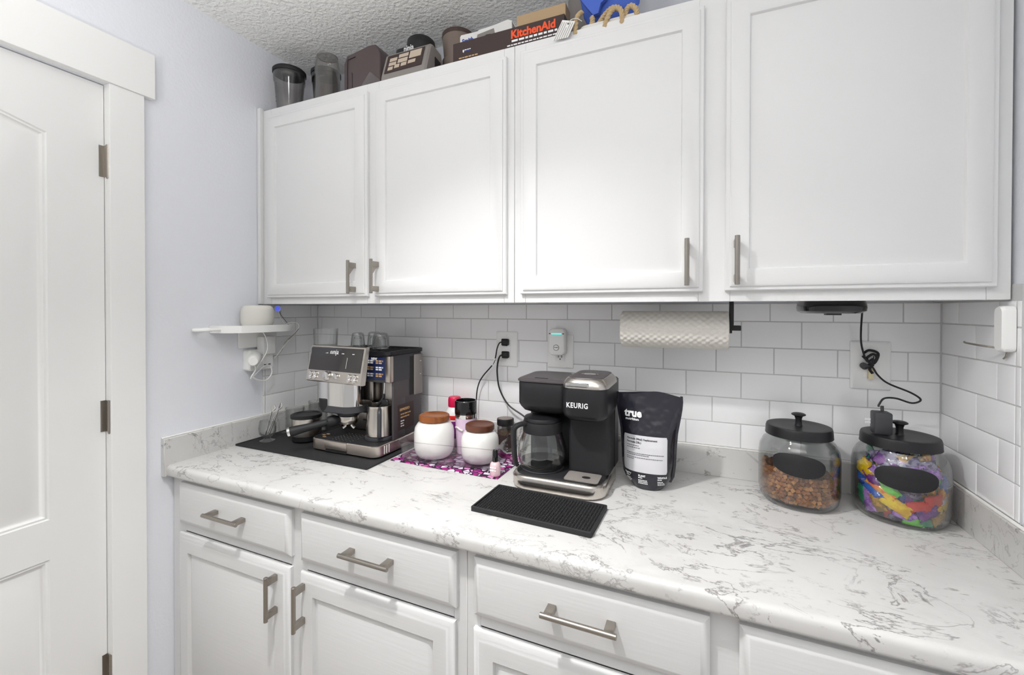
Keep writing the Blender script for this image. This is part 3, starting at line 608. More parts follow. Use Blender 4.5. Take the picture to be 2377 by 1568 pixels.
bars('label_print', 'gold_ink', lb, (.6215, -.198, .128), (0, 1, 0), (0, 0, 1), [.058, .05], .0045, .011, local=False); bars('label_print', 'white_ink', lb, (.6215, -.198, .104), (0, 1, 0), (0, 0, 1), [.02, .016, .02], .004, .009, local=False)
br = MB()
for i in range(3): br.box(.605 - .0, .6212, -.262 - .012 * i, -.2585 - .012 * i, .014, .041)
br.build('base_stripes', 'cardwhite', em)
MB().lathe([(.0395, .375), (.041, .375), (.043, .437), (.0415, .4375), (.0395, .377)], (.330, -.262, 0), 36).build('bean_hopper', 'glass_thin', em)
# things on and at the machine
def tumbler_glass(c, r_, h, label):
    t = thing('shot_glass', label, 'glass', c, group='clear glasses upside down on the espresso machine')
    MB().lathe([(r_ * .92, 0), (r_, .001), (r_ * 1.0, .003), (r_ * .9, h * .55), (r_ * .82, h * .85), (r_ * .72, h * .96), (r_ * .5, h), (0, h), (0, h * .93), (r_ * .48, h * .93), (r_ * .7, h * .88), (r_ * .84, h * .5), (r_ * .93, .001)], (0, 0, 0), 30).build('bowl', 'glass', t, local=True)
    MB().lathe([(r_ * .60, h * .16), (r_ * .62, h * .17), (r_ * .58, h * .62), (r_ * .45, h * .74), (0, h * .76), (0, h * .74), (r_ * .43, h * .72), (r_ * .56, h * .61)], (0, 0, 0), 24).build('inner_wall', 'glass_thin', t, local=True)
    return t
tumbler_glass((.489, -.148, .3587), .0335, .062, 'clear double-walled glass upside down on the machine, nearest the blue sticker')
tumbler_glass((.378, -.148, .3587), .028, .060, 'clear glass upside down on the machine behind the display')
tumbler_glass((.415, -.098, .3587), .028, .062, 'clear glass upside down on the machine, at the back between the other two')
pfl = thing('portafilter', 'black-handled portafilter locked under the espresso machine group', 'portafilter', (.44, -.262, .1))
MB().lathe([(.022, .094), (.030, .098), (.0345, .108), (.0345, .124), (.0335, .1255), (0, .1255)], (.44, -.262, 0), 28).build('basket', 'steel', pfl)
MB().tube([(.432, -.262, .097), (.430, -.266, .085), (.424, -.272, .078)], .006, 10).tube([(.448, -.262, .097), (.452, -.258, .085), (.458, -.254, .078)], .006, 10).build('spout', 'chrome', pfl)
MB().rings_along((.418, -.283, .113), (.302, -.404, .083), [(0, .011), (.10, .0205), (.22, .0195), (.26, .012), (.5, .0125), (.9, .0165), (.955, .0165)], 22).build('handle', 'blackmatte', pfl)
MB().rings_along((.3072, -.3986, .0844), (.300, -.406, .0825), [(0, .0172), (.7, .0168), (1, .012)], 22).build('end_cap', 'chrome', pfl)
jg = thing('milk_jug', 'stainless steel milk jug with dark handle on the drip tray', 'jug', (.556, -.232, .0485))
MB().lathe([(.05, .0485), (.051, .0495), (.051, .058), (.045, .060), (0, .060)], (.556, -.232, 0), 36).build('jug_stand', 'dgrey', jg)
MB().lathe([(0, .0602), (.044, .0602), (.047, .063), (.0472, .095), (.0455, .13), (.0445, .160), (.046, .168), (.0442, .168), (.0432, .160), (.045, .095), (.045, .064), (0, .062)], (.556, -.232, 0), 40).build('jug_body', 'steel', jg)
MB().tube([(.582, -.264, .158), (.595, -.280, .156), (.599, -.285, .14), (.597, -.283, .09), (.594, -.280, .068), (.583, -.266, .066)], .0075, 10, sm=4).build('jug_handle', 'dgrey', jg)
cn = thing('steel_canister', 'squat stainless canister with black lid and base beside the machine', 'canister', (.214, -.248, .0063))
MB().lathe([(.046, .0063), (.050, .010), (.051, .028), (0, .028)], (.214, -.248, 0), 36).build('canister_base', 'black', cn)
MB().lathe([(0, .028), (.0535, .028), (.0545, .032), (.0545, .094), (0, .094)], (.214, -.248, 0), 40).build('canister_body', 'steel', cn)
MB().lathe([(0, .094), (.0555, .094), (.056, .097), (.056, .105), (.054, .1065), (.049, .1065), (.046, .103), (0, .103)], (.214, -.248, 0), 40).build('canister_lid', 'black', cn)
sg = thing('footed_glass', 'small footed glass holding spoons at the left end of the mat', 'glass', (.085, -.315, .0037))
MB().lathe([(0, .004), (.026, .004), (.027, .006), (.014, .011), (.010, .016), (.018, .022), (.029, .035), (.031, .055), (.028, .075), (.0265, .082), (.0253, .082), (.0265, .074), (.0293, .055), (.027, .036), (.012, .024), (0, .022)], (.085, -.315, 0), 32).build('bowl', 'glass', sg)
for i, (dx_, dy, bw) in enumerate(((.030, .030, .010), (.046, -.012, .011), (.058, .014, .009))):
    s_ = thing('teaspoon', 'small silver spoon standing in the footed glass', 'spoon', (.085, -.315, .027), group='spoons in the footed glass')
    a = Vector((.078 + i * .007, -.315 + (.006, -.007, .003)[i], .0295)); b = Vector((.085 + dx_ * .8, -.315 + dy * .8, .118 + .004 * i)); d_ = (b - a).normalized(); sd = d_.cross(Vector((.3, -1, 0))).normalized(); nn = d_.cross(sd)
    MB().rings_along(a, b, [(0, .0028), (.5, .0018), (1, .0022)], 8).build('spoon_handle', 'chrome', s_)
    bwl = MB(); rg = []
    for k in range(9):
        t_ = k / 8; w_ = max(.0006, bw * math.sin(math.pi * min(.98, max(.02, t_)) ** .8)); p = b + d_ * (t_ * .032); rg.append([p + sd * w_ * math.cos(2 * math.pi * q / 12) + nn * (w_ * .35 * math.sin(2 * math.pi * q / 12) + .004 * math.sin(math.pi * t_)) for q in range(12)])
    bwl.rings(rg).build('spoon_bowl', 'chrome', s_)
def glass_mug(c, r_, h, ang, label):
    t = thing('glass_mug', label, 'mug', c, group='clear glass mugs by the left wall')
    MB().lathe([(0, 0), (r_ * .80, 0), (r_ * .86, .004), (r_ * .95, h * .3), (r_ * .97, h * .8), (r_, h), (r_ - .002, h), (r_ * .97 - .003, h * .8), (r_ * .93 - .003, h * .3), (r_ * .78, .007), (0, .006)], (0, 0, 0), 34).build('mug_body', 'glass', t, local=True)
    ca, sa = math.cos(ang), math.sin(ang)
    MB().tube([(q * ca, q * sa, z) for q, z in ((r_ * .94, h * .62), (r_ + .012, h * .64), (r_ + .020, h * .52), (r_ + .020, h * .28), (r_ + .012, h * .14), (r_ * .93, h * .16))], .0032, 8, sm=4).build('mug_handle', 'glass', t, local=True)
    return t
glass_mug((.116, -.217, .0037), .036, .112, R(235), 'tall clear glass mug with handle, between the footed glass and canister')
glass_mug((.142, -.125, .0037), .038, .124, R(20), 'clear glass mug standing in the tiled corner behind the canister')

# ------------------------------------------------------------------ tray corner
pm = MB().box(.655, 1.058, -.300, -.075, .0002, .0022, .0006, 1); pm.xf(Matrix.Translation((.86, -.19, 0)) @ Matrix.Rotation(R(-1.2), 4, 'Z') @ Matrix.Translation((-.86, .19, 0)))
tag(pm.build('place_mat', 'pebbleprint'), 'purple pebble-print mat under the clear tray', 'mat')
tr = thing('acrylic_tray', 'clear acrylic open bin on the purple mat holding jars', 'tray', (.697, -.289, .0028), R(7))
def trr(i, z, fl): return [(x, y, z) for x, y in rrect(-fl + i, (.315) + fl - i, -fl + i, .165 + fl - i, .012, 4)]
MB().rings([trr(0, 0, 0), trr(0, .001, .001), trr(0, .068, .012), trr(0, .070, .0145), trr(.0016, .0705, .0145), trr(.0022, .068, .012), trr(.0026, .003, .001)], cap0=True, cap1=True).build('bin', 'acrylic', tr, local=True)
def cjar(c, r_, h, lm, label, tilt):
    t = thing('ceramic_jar', label, 'jar', c)
    MB().lathe([(0, 0), (r_ * .72, 0), (r_ * .82, .004), (r_ * .95, .018), (r_, .036), (r_, h * .70), (r_ * .95, h * .84), (r_ * .82, h * .95), (r_ * .70, h), (0, h)], (0, 0, 0), 48).build('jar_body', 'ceramic', t, local=True)
    l = MB().lathe([(0, 0), (r_ * .70, 0), (r_ * .76, .003), (r_ * .77, .010), (r_ * .755, .0185), (r_ * .70, .0205), (r_ * .64, .0185), (r_ * .55, .0165), (0, .0155)], (0, 0, 0), 44)
    l.xf(Matrix.Translation((0, 0, h + .001)) @ Matrix.Rotation(tilt, 4, 'Y')); l.build('wooden_lid', lm, t, local=True); return t
cjar((.770, -.207, .0062), .0685, .120, 'wood_lid', 'larger white ceramic jar with light wooden lid', .0)
cjar((.938, -.190, .0062), .0630, .102, 'wood_dark', 'smaller white ceramic jar with dark wooden lid', .0)
tb = thing('travel_tumbler', 'pink travel tumbler with black lid and steel band', 'tumbler', (.853, -.134, .0062)); c_ = (.853, -.134, .0)
MB().lathe([(0, .0062), (.030, .0062), (.032, .009), (.0345, .05), (.037, .13), (0, .13)], c_, 36).build('tumbler_body', 'pink', tb)
MB().lathe([(0, .130), (.0372, .130), (.0378, .144), (0, .144)], c_, 36).build('steel_band', 'chrome', tb)
MB().lathe([(0, .144), (.0385, .144), (.039, .150), (.039, .187), (.037, .190), (.0345, .190), (.033, .178), (0, .176)], c_, 36).build('tumbler_lid', 'blackgloss', tb)
MB().tube([(.829, -.162, .098), (.841, -.170, .100), (.853, -.1725, .094), (.863, -.172, .092)], .0035, 6, sm=3).build('string_tag', 'whitecloth', tb)
cr = thing('creamer_bottle', 'white creamer bottle with pink-red cap behind the larger ceramic jar', 'bottle', (.757, -.0495, .0)); c_ = (.757, -.0495, .0)
MB().lathe([(0, .0004), (.034, .0004), (.036, .004), (.036, .112), (.034, .122), (.028, .134), (.021, .143), (0, .143)], c_, 36).build('bottle_body', 'whiteplastic', cr)
MB().lathe([(.0362, .0), (.0366, .001), (.0366, .062), (.0362, .063)], (.757, -.0495, .03), 36, cap=False).build('bottle_sleeve', 'purple', cr)
MB().lathe([(.0363, .0), (.0368, .001), (.0368, .015), (.0363, .016)], (.757, -.0495, .098), 36, cap=False).build('red_band', 'red', cr)
for i, ch in enumerate('VITA'):
    a_ = R(-52 + i * 15); text('band_letter', ch, .012, 'white_ink', cr, (.757 + .0375 * math.sin(a_), -.0495 - .0375 * math.cos(a_), .101), (math.cos(a_), math.sin(a_), 0), (0, 0, 1), .0003, local=False)
MB().lathe([(0, .143), (.0235, .143), (.0243, .146), (.0243, .166), (.0235, .175), (.021, .179), (0, .180)], c_, 36).build('cap', 'magenta', cr)
cj = thing('spice_jar', 'small glass jar of brown powder with black lid behind the smaller ceramic jar', 'jar', (.966, -.0445, 0)); c_ = (.966, -.0445, 0)
MB().lathe([(0, .0004), (.028, .0004), (.030, .004), (.030, .085), (.027, .093), (.0255, .0935), (.028, .084), (.028, .005), (0, .004)], c_, 32).build('jar_glass', 'glass', cj)
MB().lathe([(0, .005), (.0275, .005), (.0275, .072), (0, .073)], c_, 28).build('powder', 'coffee', cj)
MB().lathe([(0, .0936), (.030, .0936), (.0308, .096), (.0308, .113), (.0298, .116), (0, .1165)], c_, 32).build('lid', 'black', cj)
MB().lathe([(0, .1166), (.0255, .1166), (.0255, .1172), (0, .1173)], c_, 32).build('lid_disc', 'brown_plastic', cj)
MB().lathe([(.0301, .015), (.0305, .0155), (.0305, .062), (.0301, .0625)], c_, 32, cap=False).build('jar_label', 'box_dark', cj)
for i, ch in enumerate('FEN'): text('label_letter', ch, .016, 'white_ink', cj, (.966 + .031 * math.sin(R(18)), -.0445 - .031 * math.cos(R(18)), .048 - .014 * i), (0, 0, -1), (math.cos(R(18)), math.sin(R(18)), 0), .0004, local=False)
np_ = thing('nail_polish', 'tiny pale pink nail polish bottle with black cap by the tray', 'nail polish', (1.037, -.279, .0024)); c_ = (1.037, -.279, 0)
MB().lathe([(0, .0024), (.0145, .0024), (.0165, .005), (.0165, .034), (.014, .041), (.008, .045), (0, .045)], c_, 28).build('polish_bottle', 'polish', np_)
MB().lathe([(0, .045), (.0088, .045), (.009, .052), (.0078, .078), (.006, .081), (0, .0815)], c_, 24).build('polish_cap', 'blackgloss', np_)
for i, z in enumerate((.028, .020)): bars('bottle_print', 'white_ink', np_, (1.027, -.2957, z), (1, 0, 0), (0, 0, 1), [.02], .0045, .008, local=False)

# ------------------------------------------------------------------ pod coffee maker
km = thing('pod_coffee_maker', 'black and silver drip and pod coffee maker between the tray and the black pouch', 'coffee maker', (1.245, -.23, 0))
def rr3(x0, x1, y0, y1, r_, i, z, n=7): return [(x, y, z) for x, y in rrect(x0 + i, x1 - i, y0 + i, y1 - i, r_, n)]
B_ = (1.108, 1.380, -.344, -.115, .05)
MB().rings([rr3(*B_, i, z) for i, z in ((.008, .0004), (.002, .004), (0, .008), (0, .034), (.003, .039), (.008, .041))]).build('base_band', 'steel', km)
MB().rings([rr3(*B_, i, z) for i, z in ((.008, .0405), (.009, .044), (.012, .0455))]).build('base_deck', 'blackmatte', km)
MB().lathe([(0, .0456), (.063, .0456), (.064, .047), (.062, .0485), (0, .0486)], (1.183, -.262, 0), 40).build('warming_plate', 'dgrey', km)
dp = MB().rings([rr3(1.268, 1.362, -.334, -.268, .008, i, z, 3) for i, z in ((0, .0456), (0, .048), (.002, .0485))]).build('drip_plate', 'grey_plastic', km)
MB().lathe([(0, 0), (.012, 0), (.012, .0006), (0, .0006)], (1.325, -.305, .0484), 24, sy=.7).build('drain_hole', 'slot', dp)
MB().rings([rr3(1.116, 1.381, -.19, -.112, .012, i, z, 4) for i, z in ((0, .046), (0, .298), (.004, .303))]).build('rear_body', 'black', km)
MB().rings([rr3(1.262, 1.379, -.262, -.15, .012, i, z, 4) for i, z in ((0, .046), (0, .23))]).build('pod_column', 'blackmatte', km)
MB().rings([rr3(1.116, 1.27, -.302, -.15, .028, i, z) for i, z in ((.026, .207), (.012, .2135), (.004, .225), (0, .235), (0, .296), (.002, .300))]).build('basket_housing', 'black', km)
ld_ = MB().rings([rr3(1.1125, 1.275, -.306, -.118, .032, i, z) for i, z in ((0, .3002), (0, .304), (.004, .3075), (.012, .309), (.02, .3085))]).build('basket_lid', 'charcoal', km)
MB().box(1.165, 1.205, -.2785, -.2735, .3083, .3095).build('lid_groove', 'black', ld_)
MB().rings([rr3(1.258, 1.384, -.332, -.14, .034, i, z) for i, z in ((.030, .2035), (.012, .2065), (.003, .2145), (0, .225), (0, .291), (.001, .2945))]).build('pod_head', 'black', km)
bd = MB().rings([rr3(1.2575, 1.3845, -.333, -.14, .034, i, z) for i, z in ((.001, .2945), (0, .2955), (.001, .306), (.010, .3195), (.013, .321))]).build('pod_band', 'steel', km)
MB().rings([rr3(1.272, 1.338, -.3365, -.325, .005, i, z, 4) for i, z in ((.002, .3005), (0, .3025), (0, .309), (.002, .311))]).build('pod_lever', 'chrome', bd)
tl = MB().rings([rr3(1.2725, 1.370, -.318, -.15, .028, i, z) for i, z in ((0, .3208), (.001, .3225), (.004, .3235))]).build('pod_lid', 'charcoal', km)
MB().lathe([(.018, 0), (.020, .001), (.020, .002), (.018, .0028), (.016, .002), (.016, .001)], (1.322, -.25, .3233), 30, sx=1.25, sy=.7).build('lid_emblem', 'chrome', tl)
MB().cyl((1.248, -.16, .3085), (1.248, -.16, .3105), .006, 14).build('fill_button', 'chrome', km)
text('brand_mark', 'KEURIG', .0195, 'white_ink', km, (1.276, -.3322, .2435), (1, 0, 0), (0, 0, 1), .0004, local=False, sx=.82, sp=1.12)
ca = thing('glass_carafe', 'smoky glass coffee carafe with black handle on the warming plate', 'carafe', (1.183, -.262, .0487)); c_ = (1.183, -.262, 0)
MB().lathe([(0, .0488), (.056, .0488), (.062, .051), (.068, .060), (.0715, .080), (.0715, .095), (.067, .118), (.060, .140), (.0545, .158), (.0545, .162), (.0525, .162), (.0525, .158), (.058, .140), (.065, .118), (.0695, .095), (.0695, .080), (.066, .062), (.058, .053), (0, .051)], c_, 44).build('carafe_glass', 'glass', ca)
MB().lathe([(0, .0512), (.056, .0535), (.064, .0615), (.0655, .066), (0, .066)], c_, 40).build('coffee_dregs', 'smokeglass', ca)
MB().lathe([(.0545, .150), (.057, .151), (.0575, .176), (.056, .182), (.05, .184), (.05, .152)], c_, 40).build('collar', 'blackmatte', ca)
MB().lathe([(0, .184), (.0545, .184), (.055, .187), (.052, .194), (.03, .199), (0, .2)], c_, 40).build('carafe_lid', 'black', ca)
hang = R(228); hc, hs = math.cos(hang), math.sin(hang)
def strap(pts, wid, th):   # a flat strap following (radius, z) points in the handle plane
    mb = MB(); P = crom([(p[0], p[1], 0) for p in pts], 5); rg = []
    for i, p in enumerate(P):
        t_ = (P[min(i + 1, len(P) - 1)] - P[max(i - 1, 0)]).normalized(); nrm = Vector((-t_.y, t_.x, 0)); q = []
        for a, b in rrect(-th / 2, th / 2, -wid / 2, wid / 2, min(th, wid) * .3, 2):
            rz = p + nrm * a; q.append((c_[0] + rz.x * hc - b * hs, c_[1] + rz.x * hs + b * hc, rz.y))
        rg.append(q)
    return mb.rings(rg)
strap([(.052, .178), (.07, .178), (.088, .172), (.094, .158), (.092, .11), (.088, .072), (.083, .062)], .020, .011).build('carafe_handle', 'blackmatte', ca)

# ribbed drip mat in front of the coffee maker
dm = thing('drip_mat', 'black rubber drip mat covered in small nubs in front of the coffee maker', 'mat', (1.2375, -.440, .0003), R(-2))
MB().rings([[(x, y, z) for x, y in rrect(-.155 + i, .155 - i, -.078 + i, .078 - i, .003, 2)] for i, z in ((0, 0), (0, .011), (.0015, .012), (.005, .012), (.006, .006))]).build('mat_base', 'rubber', dm, local=True)
nb = MB()
for i in range(38):
    for j in range(18):
        x, y = -.1445 + i * .289 / 37, -.0675 + j * .135 / 17; nb.add([(x - .0026, y - .0026, .006), (x + .0026, y - .0026, .006), (x + .0026, y + .0026, .006), (x - .0026, y + .0026, .006), (x - .0014, y - .0014, .0112), (x + .0014, y - .0014, .0112), (x + .0014, y + .0014, .0112), (x - .0014, y + .0014, .0112)], [(4, 5, 6, 7), (0, 1, 5, 4), (1, 2, 6, 5), (2, 3, 7, 6), (3, 0, 4, 7)])
nb.build('nubs', 'rubber', dm, local=True, smooth=False, kind='stuff')

# stand-up pouch
po = thing('powder_pouch', 'black stand-up powder pouch with a large pale label', 'pouch', (1.4745, -.170, .0003), R(-2))
PW = [(0, .040, .034), (.006, .046, .037), (.03, .064, .041), (.07, .069, .041), (.12, .071, .037), (.16, .074, .029), (.19, .079, .019), (.225, .085, .009), (.25, .087, .0045), (.268, .086, .0022)]
def pw(z):
    for (a, w0, d0), (b, w1, d1) in zip(PW, PW[1:]):
        if z <= b: t_ = (z - a) / (b - a); t_ = max(0, t_); return w0 + (w1 - w0) * t_, d0 + (d1 - d0) * t_
    return PW[-1][1:]
def pfront(x, z):
    w_, d_ = pw(z); u = min(1, abs(x) / w_); cr_ = .0035 * math.sin(x * 70 + z * 30) * min(1, z / .1) * (1 - u) * min(1, max(0, (z - .155) / .03))
    return -d_ * (1 - u ** 2.4) ** (1 / 1.8) + cr_ * (d_ / .03)
rg = []
for k in range(28):
    z = .268 * k / 27; w_, d_ = pw(z); fr, bk = [], []
    for i in range(17):
        x = -w_ + 2 * w_ * i / 16; dip = .006 * math.sin((x + .02) * 38) if k > 24 else 0
        fr.append((x, pfront(x, z) - .0004, z + dip * (k - 24) / 3 if k > 24 else z)); bk.append((x, max(.0004, -pfront(x, z) * .8), z + dip * (k - 24) / 3 if k > 24 else z))
    rg.append(fr + bk[::-1])
MB().rings(rg).build('bag', 'pouch', po, local=True)
for sx_ in (-1, 1): MB().rings([[(sx_ * (pw(z)[0] - .001), -.0012, z), (sx_ * (pw(z)[0] + .006), -.0008, z), (sx_ * (pw(z)[0] + .006), .0008, z), (sx_ * (pw(z)[0] - .001), .0012, z)] for z in [.02 + .246 * k / 14 for k in range(15)]]).build('side_seal', 'pouch', po, local=True)
def onpouch(mb, off):
    mb.v = [Vector((v.x, pfront(v.x, v.z) - off - v.y, v.z)) for v in mb.v]; return mb
lm_ = MB(); nx_, nz_ = 20, 14; vs_ = [];
lx0, lx1, lz0, lz1 = -.066, .054, .050, .151
for j in range(nz_ + 1):
    for i in range(nx_ + 1):
        x = lx0 + (lx1 - lx0) * i / nx_; z = lz0 + (lz1 - lz0) * j / nz_
        if j in (0, nz_) and i in (0, nx_): x += .002 * (1 if i == 0 else -1)
        vs_.append((x, .0, z))
n0 = len(vs_); vs_ += [(v[0], -.0008, v[2]) for v in vs_]; fc = []
for j in range(nz_):
    for i in range(nx_):
        a = j * (nx_ + 1) + i; q = (a, a + 1, a + nx_ + 2, a + nx_ + 1); fc.append(q); fc.append(tuple(n0 + k for k in reversed(q)))
lm_.add(vs_, fc); lab = onpouch(lm_, .0018).build('front_label', 'label', po, local=True)
def ptext(name, body, size, m, x, z, parent, bold=0, sx=1, off=.0024):
    cu = bpy.data.curves.new(name, 'FONT'); cu.body = body; cu.size = size; cu.offset = bold; cu.resolution_u = 2; cu.extrude = .0001
    t = bpy.data.objects.new(name, cu); me = bpy.data.meshes.new_from_object(t); bpy.data.objects.remove(t)
    mb = MB().add([(x + v.co.x * sx, v.co.z, z + v.co.y) for v in me.vertices], [tuple(q.vertices) for q in me.polygons]); bpy.data.meshes.remove(me)
    return onpouch(mb, off).build(name, m, parent, local=True, smooth=False)
ptext('brand_mark', 'true', .030, 'white_ink', -.066, .200, po, .0013, .95, .0012)
ptext('brand_line', 'nutrition', .0095, 'white_ink', -.063, .190, po, .0003, 1.15, .0012)
ptext('product_line', 'Formula (Meal) Replacement', .0072, 'ink', -.056, .1385, lab, .0002); ptext('product_line', 'Formula (2lb.)', .0072, 'ink', -.056, .1295, lab, .0002)
for z, w_ in ((.122, .034), (.116, .036), (.101, .098), (.0965, .06), (.0895, .098), (.085, .02)):
    mb = MB(); x = -.056; rnd = random.Random(int(z * 1e4))
    while x < -.056 + w_: l = rnd.uniform(.002, .006); mb.box(x, x + l, 0, .0003, z, z + .0014); x += l + .0012
    onpouch(mb, .0024).build('small_print', 'ink', lab, local=True, smooth=False)
for x, a in ((-.062, 'PARTY'), (-.022, 'PLANT'), (.030, 'WHOLE')): ptext('claim_title', a, .0072, 'white_ink', x, .0385, po, .0003, .9)
for x in (-.058, -.022, .030):
    for z in (.0335, .027, .0225, .018):
        mb = MB(); q = x; rnd = random.Random(int(x * 999 + z * 1e4))
        while q < x + (.010 if z > .03 else .024 if x == -.022 else .014): l = rnd.uniform(.0015, .004); mb.box(q, q + l, 0, .0003, z, z + .0026); q += l + .0008
        onpouch(mb, .0012).build('claim_print', 'white_ink', po, local=True, smooth=False)

# ------------------------------------------------------------------ glass jars
def big_jar(c, r_, label, ang, tilt):
    t = thing('glass_jar', label, 'jar', c)
    rb_ = r_ * .88
    MB().lathe([(0, .0004), (rb_ * .93, .0004), (rb_, .003), (r_ * .96, .014), (r_, .035), (r_, .125), (r_ * .97, .145), (r_ * .88, .162), (r_ * .76, .172), (r_ * .74, .182), (r_ * .71, .182), (r_ * .73, .171), (r_ * .85, .159), (r_ * .94, .144), (r_ * .968, .125), (r_ * .968, .036), (r_ * .92, .016), (r_ * .8, .010), (0, .009)], (0, 0, 0), 56).build('jar_glass', 'glass', t, local=True)
    l = MB().lathe([(0, .1825), (r_ * .79, .1825), (r_ * .80, .1765), (r_ * .835, .176), (r_ * .83, .179), (r_ * .82, .195), (r_ * .80, .2005), (r_ * .74, .2015), (r_ * .62, .1995), (.012, .2005), (0, .2005)], (0, 0, 0), 48).build('jar_lid', 'black', t, local=True)
    MB().lathe([(0, .2), (.0095, .2), (.008, .204), (.0075, .218), (.0095, .225), (.0165, .2285), (.0165, .231), (.012, .2335), (0, .234)], (0, 0, 0), 28).build('lid_knob', 'black', l, local=True)
    ov = MB(); rings = []
    for k, (s_, o_) in enumerate(((1.0, .0004), (1.0, .0013), (.96, .0016), (.5, .0016), (.02, .0016))):
        ring = []
        for i in range(40):
            a = 2 * math.pi * i / 40; sx_, sz = s_ * .060 * math.copysign(abs(math.cos(a)) ** .85, math.cos(a)), s_ * .0275 * math.copysign(abs(math.sin(a)) ** .85, math.sin(a))
            th = ang + (sx_ * math.cos(tilt) - sz * math.sin(tilt)) / r_; z = .118 + sx_ * math.sin(tilt) + sz * math.cos(tilt)
            rad = r_ if z < .125 else r_ * (1 - .03 * ((z - .125) / .02) ** 1.3)
            ring.append(((rad + o_) * math.cos(th), (rad + o_) * math.sin(th), z))
        rings.append(ring)
    ov.rings(rings).build('chalk_label', 'blackmatte', t, local=True)
    return t
K0 = (1.852, -.109, .0); KR = .0925
big_jar((K0[0], K0[1], .0002), KR, 'glass jar of brown kibble with black lid and oval chalk label', R(-100), R(-4))
C0 = (2.064, -.1095, .0); CR = .0945
big_jar((C0[0], C0[1], .0002), CR, 'glass jar stuffed with wrapped candy, black charger on its lid', R(-100), R(0))
# kibble: a countable outer layer, the heap behind it as stuff
kib = []
for k in range(4):
    rnd = random.Random(k); mb = MB().box(-.0053, .0053, -.0048, .0048, -.0045, .0045, .0013, 1); mb.v = [v * rnd.uniform(.9, 1.12) for v in mb.v]
    o = mb.build('kibble_piece', 'kibble%d' % (k % 3 + 1)); o.data.transform(Matrix.Translation((0, 0, -H))); kib.append(o.data); bpy.data.objects.remove(o)
rnd = random.Random(11); cnt = 0; ri = KR * .968 - .0066
def kibtop(a): return .086 + .012 * math.cos(a - R(200))
for row in range(9):
    z = .0195 + row * .0103
    for i in range(50):
        a = R(-215) + (i + (row % 2) * .5 + rnd.uniform(-.2, .2)) * .1295
        if a > R(25) or z > kibtop(a) or cnt >= 290: continue
        rr_ = (ri if z > .030 else ri - .0065 * (.030 - z) / .012) - rnd.uniform(0, .0012)
        o = bpy.data.objects.new('kibble_piece', rnd.choice(kib)); COL.objects.link(o); o.location = (K0[0] + rr_ * math.cos(a), K0[1] + rr_ * math.sin(a), z + rnd.uniform(-.001, .001) + H)
        o.rotation_euler = (rnd.uniform(-.8, .8), rnd.uniform(-.8, .8), a + rnd.uniform(-.8, .8)); tag(o, 'small brown kibble piece against the glass of the jar', 'kibble', 'kibble pieces in the glass jar'); cnt += 1
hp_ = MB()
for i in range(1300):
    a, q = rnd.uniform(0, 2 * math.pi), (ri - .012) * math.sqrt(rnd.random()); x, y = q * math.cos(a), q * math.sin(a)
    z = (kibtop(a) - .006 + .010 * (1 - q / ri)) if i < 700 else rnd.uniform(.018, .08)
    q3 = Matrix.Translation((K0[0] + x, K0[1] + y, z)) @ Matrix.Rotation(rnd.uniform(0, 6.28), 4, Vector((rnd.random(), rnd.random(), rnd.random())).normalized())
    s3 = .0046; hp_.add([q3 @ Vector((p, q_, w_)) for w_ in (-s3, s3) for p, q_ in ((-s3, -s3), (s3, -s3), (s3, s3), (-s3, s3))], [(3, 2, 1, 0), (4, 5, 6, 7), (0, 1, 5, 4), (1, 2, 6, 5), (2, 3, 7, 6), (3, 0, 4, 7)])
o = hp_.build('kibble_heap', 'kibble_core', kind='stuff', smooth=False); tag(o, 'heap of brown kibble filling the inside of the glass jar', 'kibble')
# candy: each wrapped piece its own thing
def candy_mesh(L_, w_, th, seed):
    rnd = random.Random(seed); nx_, ny_ = 10, 6; mb = MB(); rg = []
    for i in range(nx_ + 1):
        u = i / nx_ * 2 - 1; e = abs(u); hgt = th * (0.03 if e > .86 else (1 - (e / .86) ** 3) ** .6 + .04); ww = w_ * (1.0 if e > .9 else .93 + .07 * e ** 4); ring = []
        for j in range(16):
            a = 2 * math.pi * j / 16; ring.append((u * L_ / 2 + (.0012 * (-1) ** j if e > .99 else 0), ww / 2 * math.copysign(abs(math.cos(a)) ** .6, math.cos(a)), hgt / 2 * math.sin(a) * (1 + .25 * math.sin(u * 6 + j + seed)) + .0012 * math.sin(j * 2.1 + u * 5)))
        rg.append(ring)
    o = mb.rings(rg).build('wrapped_candy', 'c_yel'); o.data.transform(Matrix.Translation((0, 0, -H))); m = o.data; bpy.data.objects.remove(o); m.materials.clear(); return m
base = [candy_mesh(.050, .027, .013, 1), candy_mesh(.058, .030, .012, 2), candy_mesh(.040, .024, .014, 3), candy_mesh(.064, .022, .011, 4)]
cname = {'c_yel': 'bright yellow', 'c_pur': 'purple', 'c_lil': 'lilac', 'c_dk': 'dark violet', 'c_grn': 'lime green', 'c_blu': 'blue', 'c_org': 'orange', 'c_red': 'red', 'c_tea': 'dark green', 'c_wht': 'silvery white', 'c_gold': 'golden'}
CM = {}
